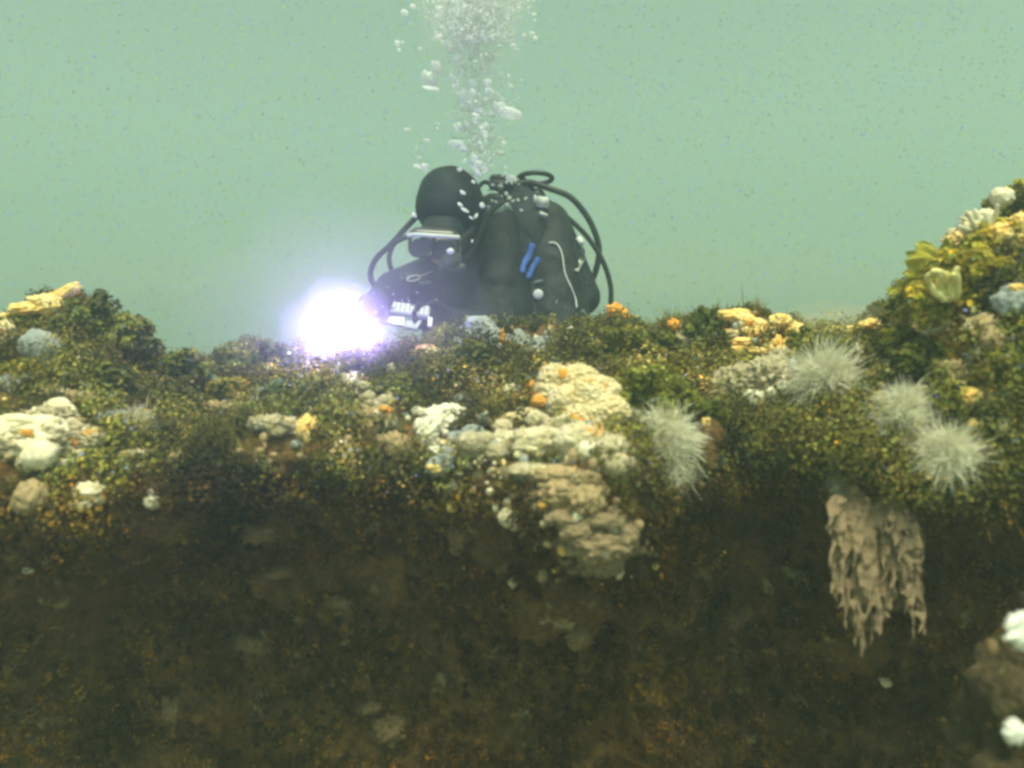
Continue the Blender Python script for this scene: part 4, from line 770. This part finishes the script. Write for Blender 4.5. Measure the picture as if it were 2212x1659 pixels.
m_ = MB(); ring = [Vector(on(575+48*math.cos(t), 908+20*math.sin(t)-8*math.cos(t), .012)) for t in np.linspace(0, 2*math.pi, 22)]; tube(m_, ring, .0022, 7, cap=False)
tube(m_, [Vector(on(a, b, .012)) for a, b in [(618, 895), (650, 882), (690, 865), (722, 854)]], .0022, 7); m_.build('clip', M['whiteplastic'], vest)
m_ = MB(); bar(m_, on(1640, 1110), on(1655, 1070), .003, .003); bar(m_, on(1470, 1165), on(1500, 1180), .003, .003); m_.build('buckle', M['greystrap'], vest)
# mask
mk = MB(); mc = Z(730, 650, 2.03)
def rrect(w_, h_, r_, n=6):
    out = []
    for cx, cz, a0 in ((w_/2-r_, h_/2-r_, 0), (-w_/2+r_, h_/2-r_, 90), (-w_/2+r_, -h_/2+r_, 180), (w_/2-r_, -h_/2+r_, 270)):
        for k in range(n+1): a = math.radians(a0+90*k/n); out.append((cx+r_*math.cos(a), cz+r_*math.sin(a)))
    return out
Q = Matrix.Rotation(math.radians(34), 3, 'X')@Matrix.Rotation(math.radians(4), 3, 'Y')          # face tips down
def mpt(x, z, d=0): return mc+Q@Vector((x*.86, d, z*.9))
o1, o2, o3 = rrect(.162, .086, .03), rrect(.142, .062, .022), rrect(.15, .08, .03)
k_ = len(o1); vs = [mpt(x, z, -.012)[:] for x, z in o2]+[mpt(x*1.0, z, -.014)[:] for x, z in o1]+[mpt(x*1.02, z*1.02, .012)[:] for x, z in o1]+[mpt(x, z*.9, .032)[:] for x, z in o3]
mk.add(vs, [(r_*k_+i, r_*k_+(i+1) % k_, (r_+1)*k_+(i+1) % k_, (r_+1)*k_+i) for r_ in range(3) for i in range(k_)])
mask = mk.build('mask', M['silicone'], person)
for sx in (-1, 1):
    g = MB(); pts = rrect(.064, .052, .02); g.add([mpt(x+sx*.036, z, -.016)[:] for x, z in pts], [tuple(range(len(pts)))]); g.build('lens', M['glass'], mask)
g = MB(); tube(g, spline([mpt(-.082, .030, -.012), mpt(-.05, .040, -.02), mpt(0, .041, -.022), mpt(.05, .040, -.02), mpt(.080, .034, -.012)], 5), .006, 10); g.build('frame', M['whitestrap'], mask)
g = MB(); bar(g, mpt(0, .032, -.019), mpt(0, -.026, -.019), .010, .010, Q@Vector((0, -1, 0))); g.build('nose_bridge', M['rubber'], mask)
# bright reflection modelled as a small white blob on the mask
g = MB(); blob(g, Z(852, 706, 2.0), (.011, .006, .009), 3, .1); g.build('reflection_spot', M['whiteplastic'], mask)
g = MB(); ribbon(g, spline([mpt(.08, 0, .02), Z(1010, 560, 2.13), Z(1060, 480, 2.24)], 5), .022, .003, (0.6, -.8, 0)); g.build('mask_strap', M['rubber'], mask)

# scuba set worn on the back
gear = empty('scuba_set', Z(1400, 900, 2.66)); tag(gear, 'scuba cylinder with valves and black looping hoses behind the diver', 'scuba set')
tk = MB(); a0, a1 = Z(1430, 330, 2.66), Z(1400, 1500, 2.72); ax = (a1-a0).normalized(); pts = [a0+ax*t for t in (0, .02, .05, .09, .14, .3, .5, .62)]; rr = [.02, .045, .068, .083, .088, .088, .088, .08]
tube(tk, pts, lambda t: float(np.interp(t, np.linspace(0, 1, 8), rr)), 28); tk.build('tank', M['greyplastic'], gear)
v_ = MB(); bar(v_, Z(1230, 250, 2.5), Z(1480, 240, 2.5), .028, .028); capsule(v_, Z(1180, 210, 2.46), .02, Z(1300, 215, 2.46), .02); capsule(v_, Z(1160, 320, 2.44), .022, Z(1320, 330, 2.44), .024)
capsule(v_, Z(1390, 190, 2.5), .02, Z(1400, 330, 2.5), .022); capsule(v_, Z(1270, 160, 2.48), .014, Z(1180, 165, 2.48), .016); capsule(v_, Z(1450, 330, 2.5), .03, Z(1500, 300, 2.5), .03); v_.build('manifold', M['rubber'], gear)
for (a, b, r1, r2) in [(1305, 162, 26, 14), (1365, 205, 16, 10), (1225, 222, 26, 12), (1140, 240, 10, 16), (1165, 275, 26, 8), (1385, 280, 24, 8), (1312, 298, 8, 8), (1190, 335, 10, 8), (1292, 382, 20, 14), (1392, 405, 26, 12), (1092, 362, 16, 14), (1040, 438, 8, 14), (1240, 300, 8, 20)]:
    g = MB(); c = Z(a, b, 2.405 if b > 250 else 2.43); blob(g, c, (r1*.2879*2.42/FD, .008, r2*.2879*2.42/FD), 3, .2, 2, seed=a); g.build('fitting', M['whiteplastic'] if (a+b) % 2 else M['chrome'], gear)
g = MB(); ring = [Z(1490+125*math.cos(t), 158+42*math.sin(t), 2.5+.03*math.sin(t)) for t in np.linspace(0, 2*math.pi, 26)]; tube(g, ring, .0085, 8, cap=False); g.build('hose', M['rubber'], gear)
hoses = [([(1350, 200), (1450, 190), (1580, 230), (1750, 300), (1880, 450), (1955, 620), (1965, 740), (1940, 860), (1900, 960)], 2.48, .0105),
         ([(1640, 380), (1790, 505), (1900, 625), (2000, 790), (2052, 960), (2055, 1100), (2045, 1230), (2030, 1330)], 2.44, .0085),
         ([(640, 410), (590, 455), (500, 550), (410, 650), (300, 755), (255, 850), (262, 930), (330, 1010)], 2.34, .0092),
         ([(600, 540), (540, 590), (440, 640), (397, 720), (396, 800), (430, 900)], 2.32, .0078),
         ([(1250, 330), (1150, 420), (1060, 600), (980, 740), (880, 770)], 2.16, .008),
         ([(1290, 300), (1150, 200), (1100, 190), (1060, 230)], 2.36, .007)]
for pts, yy, r_ in hoses:
    g = MB(); tube(g, spline([Z(a, b, yy) for a, b in pts], 9), r_, 10); g.build('hose', M['rubber'], gear)
g = MB(); c = Z(850, 765, 2.03); capsule(g, c+Vector((0, .02, 0)), .03, c, .028); capsule(g, c+Vector((-.025, .015, -.02)), .012, c+Vector((.03, .015, -.022)), .012); reg = g.build('regulator', M['smoke'], gear)
reg['label'] = 'grey mouthpiece regulator'
g = MB(); pts = rrect(.040, .033, .008); c = Z(1545, 335, 2.33); e = [Vector((x, 0, z-.12*x)) for x, z in pts]; kk = len(e)
g.add([(c+q)[:] for q in e]+[(c+q*1.0+Vector((0, .012, 0)))[:] for q in e], [tuple(range(kk-1, -1, -1))]+[(i, (i+1) % kk, kk+(i+1) % kk, kk+i) for i in range(kk)])
g.build('gauge_plate', M['whitestrap'], gear)
g = MB(); bar(g, Z(1520, 415, 2.32), Z(1580, 440, 2.32), .010, .008); g.build('buckle', M['whitestrap'], gear)
g = MB(); blob(g, Z(1487, 310, 2.32), (.005, .004, .012), 3, .1); g.build('fitting', M['whiteplastic'], gear)

# instrument in his hand: white housing, keys, screen
iy = 1.99; ins = empty('instrument', Z(520, 1190, iy)); tag(ins, 'white boxy underwater instrument with rows of keys held beside the torch', 'instrument')
A, B, C_, D_ = Z(365, 1108, iy+.01), Z(700, 1150, iy+.02), Z(690, 1225, iy-.02), Z(350, 1180, iy-.03)
def slab(a, b, c, d, thk, name, mat, parent):
    a, b, c, d = map(Vector, (a, b, c, d)); n = (b-a).cross(d-a).normalized()
    if n.y > 0: n = -n
    g = MB(); g.add([(q+n*thk)[:] for q in (a, b, c, d)]+[(q-n*.001)[:] for q in (a, b, c, d)], [(0, 1, 2, 3), (7, 6, 5, 4), (0, 4, 5, 1), (1, 5, 6, 2), (2, 6, 7, 3), (3, 7, 4, 0)])
    o = g.build(name, mat, parent, smooth=False); bv = o.modifiers.new('b', 'BEVEL'); bv.width = .0015; bv.segments = 2; return o
def q4(u, v_): return A.lerp(B, u).lerp(D_.lerp(C_, u), v_)
slab(A, B, C_, D_, .012, 'housing', M['greyplastic'], ins)
nrm = (B-A).cross(D_-A).normalized(); nrm = -nrm if nrm.y > 0 else nrm
def key(u0, v0, u1, v1, name='key', mat='whiteplastic', t=.004):
    o = nrm*.0125; slab(q4(u0, v0)+o, q4(u1, v0)+o, q4(u1, v1)+o, q4(u0, v1)+o, t, name, M[mat], ins)
for r_ in range(3):
    for k in range(9):
        if (r_, k) in ((0, 5), (2, 1)): continue
        key(.04+k*.105, .06+r_*.31, .04+k*.105+.085, .06+r_*.31+.24)
E = [Z(300, 1245, 1.95), Z(350, 1190, 1.97), Z(510, 1210, 1.97), Z(505, 1278, 1.95)]
slab(E[1], E[2], E[3], E[0], .008, 'screen', M['whiteplastic'], ins)
E = [Z(515, 1235, 1.975), Z(640, 1240, 1.975), Z(600, 1310, 1.955), Z(508, 1290, 1.955)]
slab(*E, .010, 'battery_cover', M['greyplastic'], ins)
E = [Z(685, 1210, 1.97), Z(720, 1215, 1.97), Z(712, 1285, 1.955), Z(680, 1278, 1.955)]
slab(*E, .010, 'bracket', M['whiteplastic'], ins)
g = MB(); capsule(g, Z(425, 1120, 1.995), .0045, Z(424, 1082, 1.995), .0045, 12); g.build('knob', M['orangeplastic'], ins)

# torch in his other hand
tor = empty('torch', TOR+Vector((0, .06, 0))); tag(tor, 'underwater torch switched on, shining blue white towards the camera', 'torch')
aim = Vector((.10, -1, -.05)).normalized(); RT = .046
g = MB(); tube(g, [TOR+aim*t for t in (.0, -.002, -.03, -.045, -.13, -.14)], lambda t: float(np.interp(t, [0, .2, .4, .6, .8, 1], [RT+.004, RT+.005, RT+.003, .02, .02, .012])), 26); g.build('housing', M['rubber'], tor)
em = bpy.data.materials.new('lit lens'); em.use_nodes = True; b = em.node_tree.nodes['Principled BSDF']; b.inputs['Emission Color'].default_value = (1, .78, 1, 1); b.inputs['Emission Strength'].default_value = 60; b.inputs['Base Color'].default_value = (.8, .8, .9, 1)
g = MB(); V3, F3 = ico(3); u = aim.orthogonal().normalized(); v = aim.cross(u); g.add([(TOR+(u*p[0]+v*p[1])*RT+aim*max(p[2], -.1)*.012)[:] for p in V3], F3); g.build('lens', em, tor)
ld = bpy.data.lights.new('torch_light', 'POINT'); ld.energy = 7.5; ld.color = (.36, .27, 1.0); ld.shadow_soft_size = .04
lo = bpy.data.objects.new('torch_light', ld); COL.objects.link(lo); lo.parent = tor; lo.location = (TOR+aim*.065)-tor.location

# ------------------------------------------------------------------ bubbles
V2, F2 = ico(3)
bub_meshes = []
for k in range(6):
    vv = np.array([p*(1+.36*fb(p, 1.3, k+2)) for p in V2]); m_ = bpy.data.meshes.new('air_bubble'); m_.from_pydata([tuple(p) for p in vv], [], F2); m_.materials.append(M['bubble'])
    m_.polygons.foreach_set('use_smooth', [True]*len(F2)); bub_meshes.append(m_)
BG = 'air bubbles rising from the diver'
def plume(zy): return float(np.interp(zy, [-400, 0, 500, 900, 1200, 1600], [900, 900, 880, 930, 880, 940])), float(np.interp(zy, [-400, 0, 400, 700, 900, 1200, 1620], [330, 260, 210, 200, 190, 150, 80]))
def bubble(zx, zy, rx, ry, rot=0, label=None, y=None):
    y = y or random.uniform(2.05, 2.35); c = P(818.6+zx*.2339, zy*.2339, y); s = .2339*y/FD
    o = bpy.data.objects.new('air_bubble', random.choice(bub_meshes)); COL.objects.link(o); o.location = c
    o.scale = (max(rx*s*1.3, .0024), max((rx+ry)/2*s, .0022), max(ry*s*1.3, .0022)); o.rotation_euler = (0, math.radians(rot), random.uniform(0, 0.3))
    sz = 'tiny' if rx < 12 else 'small' if rx < 20 else 'middling' if rx < 32 else 'big'; shp = 'flat' if ry < rx*.55 else 'oval' if ry < rx*.85 else 'round'
    side = 'left edge' if zx < plume(zy)[0]-260 else 'left side' if zx < plume(zy)[0]-70 else 'middle' if zx < plume(zy)[0]+90 else 'right side'
    band = 'near the top of the picture' if zy < 330 else 'a third of the way down' if zy < 720 else 'at half height' if zy < 1080 else 'low down' if zy < 1400 else 'just above the diver'
    return tag(o, label or f'{sz} {shp} silvery bubble, {side} of the plume, {band}', 'bubble', BG)
big = [(540, 635, 58, 36, 50, 'large slanted bubble, upper of the bright pair on the left of the plume'), (465, 725, 58, 40, 45, 'large slanted bubble, lower of the bright pair on the left of the plume'),
       (725, 1330, 64, 28, 0, 'flat wide oval bubble halfway between the diver and bright pair'), (785, 900, 52, 58, 0, 'large ragged bubble in the middle of the plume'), (1070, 910, 44, 46, 0, 'ragged bubble right of the middle of the plume'),
       (1210, 1040, 80, 36, 10, 'broad frothy bubble at the right side of the plume'), (1120, 1000, 60, 40, 30, 'frothy bubble beside the broad right one'), (1215, 1645, 32, 22, 0, 'bright bubble on top of the tank valve'),
       (905, 1590, 48, 22, 55, 'slanted bubble just above the back of the hood'), (235, 118, 22, 20, 0, 'lone bright bubble at the upper left of the plume'), (1000, 1195, 48, 26, -30, 'slanted bubble right of the flat oval one')]
for a, b, c, d, e, lb in big: bubble(a, b, c, d, e, lb)
for a in [(312, 56, 20, 13), (168, 397, 20, 16), (183, 458, 14, 9), (590, 268, 28, 20, 30), (775, 620, 34, 36), (985, 625, 34, 40), (680, 730, 32, 26, 30), (795, 410, 30, 18), (945, 935, 42, 34), (1225, 805, 20, 14, 40), (785, 1380, 26, 22),
          (862, 1385, 28, 20), (935, 1262, 20, 22), (1155, 1320, 14, 12), (1130, 1352, 22, 9), (1115, 1275, 30, 10, 20), (545, 1150, 18, 14), (535, 1190, 10, 14), (440, 1297, 24, 12), (250, 1200, 14, 12), (275, 1195, 10, 10), (350, 1535, 24, 14), (425, 1535, 26, 20), (430, 1572, 20, 12),
          (385, 1550, 20, 8), (745, 1565, 18, 14), (1418, 315, 16, 16), (1445, 360, 16, 18), (1335, 340, 9, 14), (735, 1160, 24, 20), (765, 1005, 16, 18), (895, 670, 36, 10, 60), (480, 812, 60, 8, 8), (1075, 1005, 18, 18), (380, 450, 14, 10), (1270, 460, 14, 12), (1110, 435, 12, 8),
          (1285, 912, 10, 12), (1240, 1000, 12, 14), (930, 1030, 45, 10, 10), (700, 800, 30, 18, 40), (370, 1455, 12, 10), (218, 390, 10, 10), (880, 1330, 10, 8), (690, 1270, 14, 14), (600, 400, 30, 16, 30), (660, 470, 30, 14), (520, 360, 14, 8), (345, 1365, 6, 12)]: bubble(*a)
for k in range(190):
    zy = random.uniform(0, 1)**1.3*1640-40; cx, w_ = plume(zy); r_ = (8+34*random.random()**1.8)*(1.2 if zy < 500 else .9)
    bubble(random.gauss(cx, w_*.8), zy, r_, r_*random.uniform(.4, .9), random.uniform(-60, 60))
for a, b, r1, r2 in [(945, 265, 18, 10), (925, 355, 16, 10), (960, 395, 26, 8), (1045, 440, 8, 16), (1090, 360, 16, 14), (1015, 630, 6, 10), (580, 435, 14, 12), (1010, 455, 16, 5), (1025, 185, 12, 8)]:
    x_ = (727.7+a*.2879-818.6)/.2339; y_ = (339.6+b*.2879)/.2339; bubble(x_, y_, r1*1.2, r2*1.2, 30, 'tiny bubble clinging to the side of the hood', 2.03)
for k in range(34):
    x_ = (727.7+random.uniform(960, 1420)*.2879-818.6)/.2339; y_ = (339.6+random.uniform(120, 400)*.2879)/.2339; bubble(x_, y_, random.uniform(7, 17), random.uniform(6, 12), random.uniform(-60, 60), f"tiny bright bubble {'beside the hood' if x_ < 1000 else 'among the valves' if x_ < 1250 else 'over the tank'} {'level with the hoses' if y_ > 1900 else 'near the top of the gear'}", 2.3)
n = 15800; zy = np.concatenate([rng.random(14000)**1.6*900-500, rng.random(1800)*2000-400]); zx = np.array([random.gauss(plume(q)[0]+10, plume(q)[1]*.72) for q in zy]); yv = rng.uniform(2.0, 2.45, n)
Cc = np.array([P(818.6+a*.2339, b*.2339, c)[:] for a, b, c in zip(zx, zy, yv)])
Cup = np.stack([rng.normal(.0, .22, 2600)-.05, rng.uniform(2.0, 2.45, 2600), rng.uniform(1.0, 6.0, 2600)], 1); Cc = np.vstack([Cc, Cup]); n = len(Cc)
O = np.array([(1, 0, 0), (-1, 0, 0), (0, 1, 0), (0, -1, 0), (0, 0, 1), (0, 0, -1)], float); OF = np.array([(0, 2, 4), (2, 1, 4), (1, 3, 4), (3, 0, 4), (2, 0, 5), (1, 2, 5), (3, 1, 5), (0, 3, 5)])
def motes(name, C, R, tints, mat, label, cat):
    n = len(C); vs = (C[:, None]+O[None]*R[:, None, None]*rng.uniform(.6, 1.4, (n, 1, 3))).reshape(-1, 3); F = (np.arange(n)[:, None, None]*6+OF[None]).reshape(-1, 3)
    me = bpy.data.meshes.new(name); me.vertices.add(len(vs)); me.vertices.foreach_set('co', vs.ravel()); me.loops.add(F.size); me.loops.foreach_set('vertex_index', F.ravel())
    me.polygons.add(len(F)); me.polygons.foreach_set('loop_start', np.arange(0, F.size, 3)); me.polygons.foreach_set('loop_total', np.full(len(F), 3)); me.polygons.foreach_set('use_smooth', np.ones(len(F), bool)); me.update(calc_edges=True); me.materials.append(mat)
    if tints is not None:
        ca = me.color_attributes.new('tint', 'FLOAT_COLOR', 'POINT'); cc = np.ones((n, 6, 4)); cc[..., :3] = tints[:, None, :]; ca.data.foreach_set('color', cc.ravel())
    o = bpy.data.objects.new(name, me); COL.objects.link(o); return tag(o, label, cat, kind='stuff')
motes('bubble_froth', Cc, rng.uniform(.0012, .0042, n), None, M['bubble'], 'fine white froth of tiny bubbles rising through the plume', 'bubbles')
# blue and yellow particles in the water, mostly added to mimic camera grain
n = 40000; C = np.stack([rng.uniform(-3.5, 3.5, n), rng.uniform(0, 1, n)**.6*5+.9, rng.uniform(-1, 2.3, n)], 1); C[:, 0] *= C[:, 1]/4
t = np.where(rng.random((n, 1)) < .5, np.array([[.50, .52, .08]]), np.array([[.22, .42, .80]]))*rng.uniform(.7, 1.8, (n, 1))
motes('grain_particles', C, np.where(C[:, 1] < 2.2, .0003, rng.uniform(.0004, .0013, n))*np.clip(C[:, 1], .6, 5), t, M['snow'], 'tiny drifting particles, mostly added to mimic camera grain', 'particles')
nn = 260; d = rng.normal(size=(nn, 3)); d /= np.linalg.norm(d, axis=1, keepdims=True); C = np.array(TOR)+d*rng.uniform(.05, .28, (nn, 1))*np.array([1.2, .6, 1]); C = C[C[:, 1] < 2.0]
motes('lit_particles', C, rng.uniform(.0006, .0016, len(C)), np.full((len(C), 3), .9), M['snow'], 'bright specks drifting in the glow round the torch', 'particles')

# ------------------------------------------------------------------ haze (the cloudy water itself)
bm = bmesh.new(); bmesh.ops.create_cube(bm, size=1); me = bpy.data.meshes.new('haze'); bm.to_mesh(me); bm.free()
hz = bpy.data.objects.new('haze', me); COL.objects.link(hz); TOPZ = 6.2; hz.scale = (76, 76, TOPZ-(FLOOR-1.2)); hz.location = (0, 2.2, (TOPZ+FLOOR-1.2)/2)
hm = bpy.data.materials.new('cloudy green water'); hm.use_nodes = True; N = hm.node_tree.nodes; N.clear(); o = N.new('ShaderNodeOutputMaterial'); pv = N.new('ShaderNodeVolumePrincipled')
pv.inputs['Color'].default_value = (.54, .755, .735, 1); pv.inputs['Density'].default_value = .064; pv.inputs['Anisotropy'].default_value = 0.42
hm.node_tree.links.new(pv.outputs[0], o.inputs['Volume']); me.materials.append(hm); tag(hz, 'cloudy green sea water', 'water', kind='stuff')

def silt(name, c, rad, dens, col, label, g_=.3):
    V, F = ico(4); me = bpy.data.meshes.new(name); me.from_pydata([tuple(p*(1+.2*fb(p, 1.4, 5))*np.array(rad)) for p in V], [], F)
    o = bpy.data.objects.new(name, me); COL.objects.link(o); o.location = c; m = bpy.data.materials.new(name); m.use_nodes = True; N = m.node_tree.nodes; N.clear(); u = N.new('ShaderNodeOutputMaterial')
    p = N.new('ShaderNodeVolumePrincipled'); p.inputs['Color'].default_value = (*col, 1); p.inputs['Density'].default_value = dens; p.inputs['Anisotropy'].default_value = g_
    m.node_tree.links.new(p.outputs[0], u.inputs['Volume']); me.materials.append(m); tag(o, label, 'silt', kind='stuff')
silt('silt_or_glow_cloud', TOR+Vector((0, -.02, 0)), (.36, .24, .30), .30, (.85, .85, .97), 'thin added haze that widens the glow round the torch')  # scattering volume added to enlarge the torch glow
silt('silt_or_glow_cloud', TOR+Vector((0, -.03, 0)), (.13, .11, .12), .9, (.85, .82, .97), 'denser added haze that softens the glow right against the torch')  # inner volume added to blur the hard edge of the lit lens
silt('silt_or_glow_cloud', P(1850, 700, 1.72), (.15, .12, .045), 2.6, (.92, .86, .66), 'low drifting cloud of pale silt over the reef crest')
silt('silt_or_glow_cloud', P(1780, 690, 1.85), (.12, .12, .05), 1.5, (.92, .88, .70), 'thinner end of the silt cloud beside the crest seaweed')
silt('bubble_mist', P(1020, -10, 2.2), (.17, .12, .26), 1.0, (.97, .98, .97), 'milky white core of fine bubbles at the top of the plume')
silt('bubble_mist', P(1010, 150, 2.2), (.10, .08, .20), .6, (.97, .98, .97), 'fainter milky streak of fine bubbles lower in the plume')
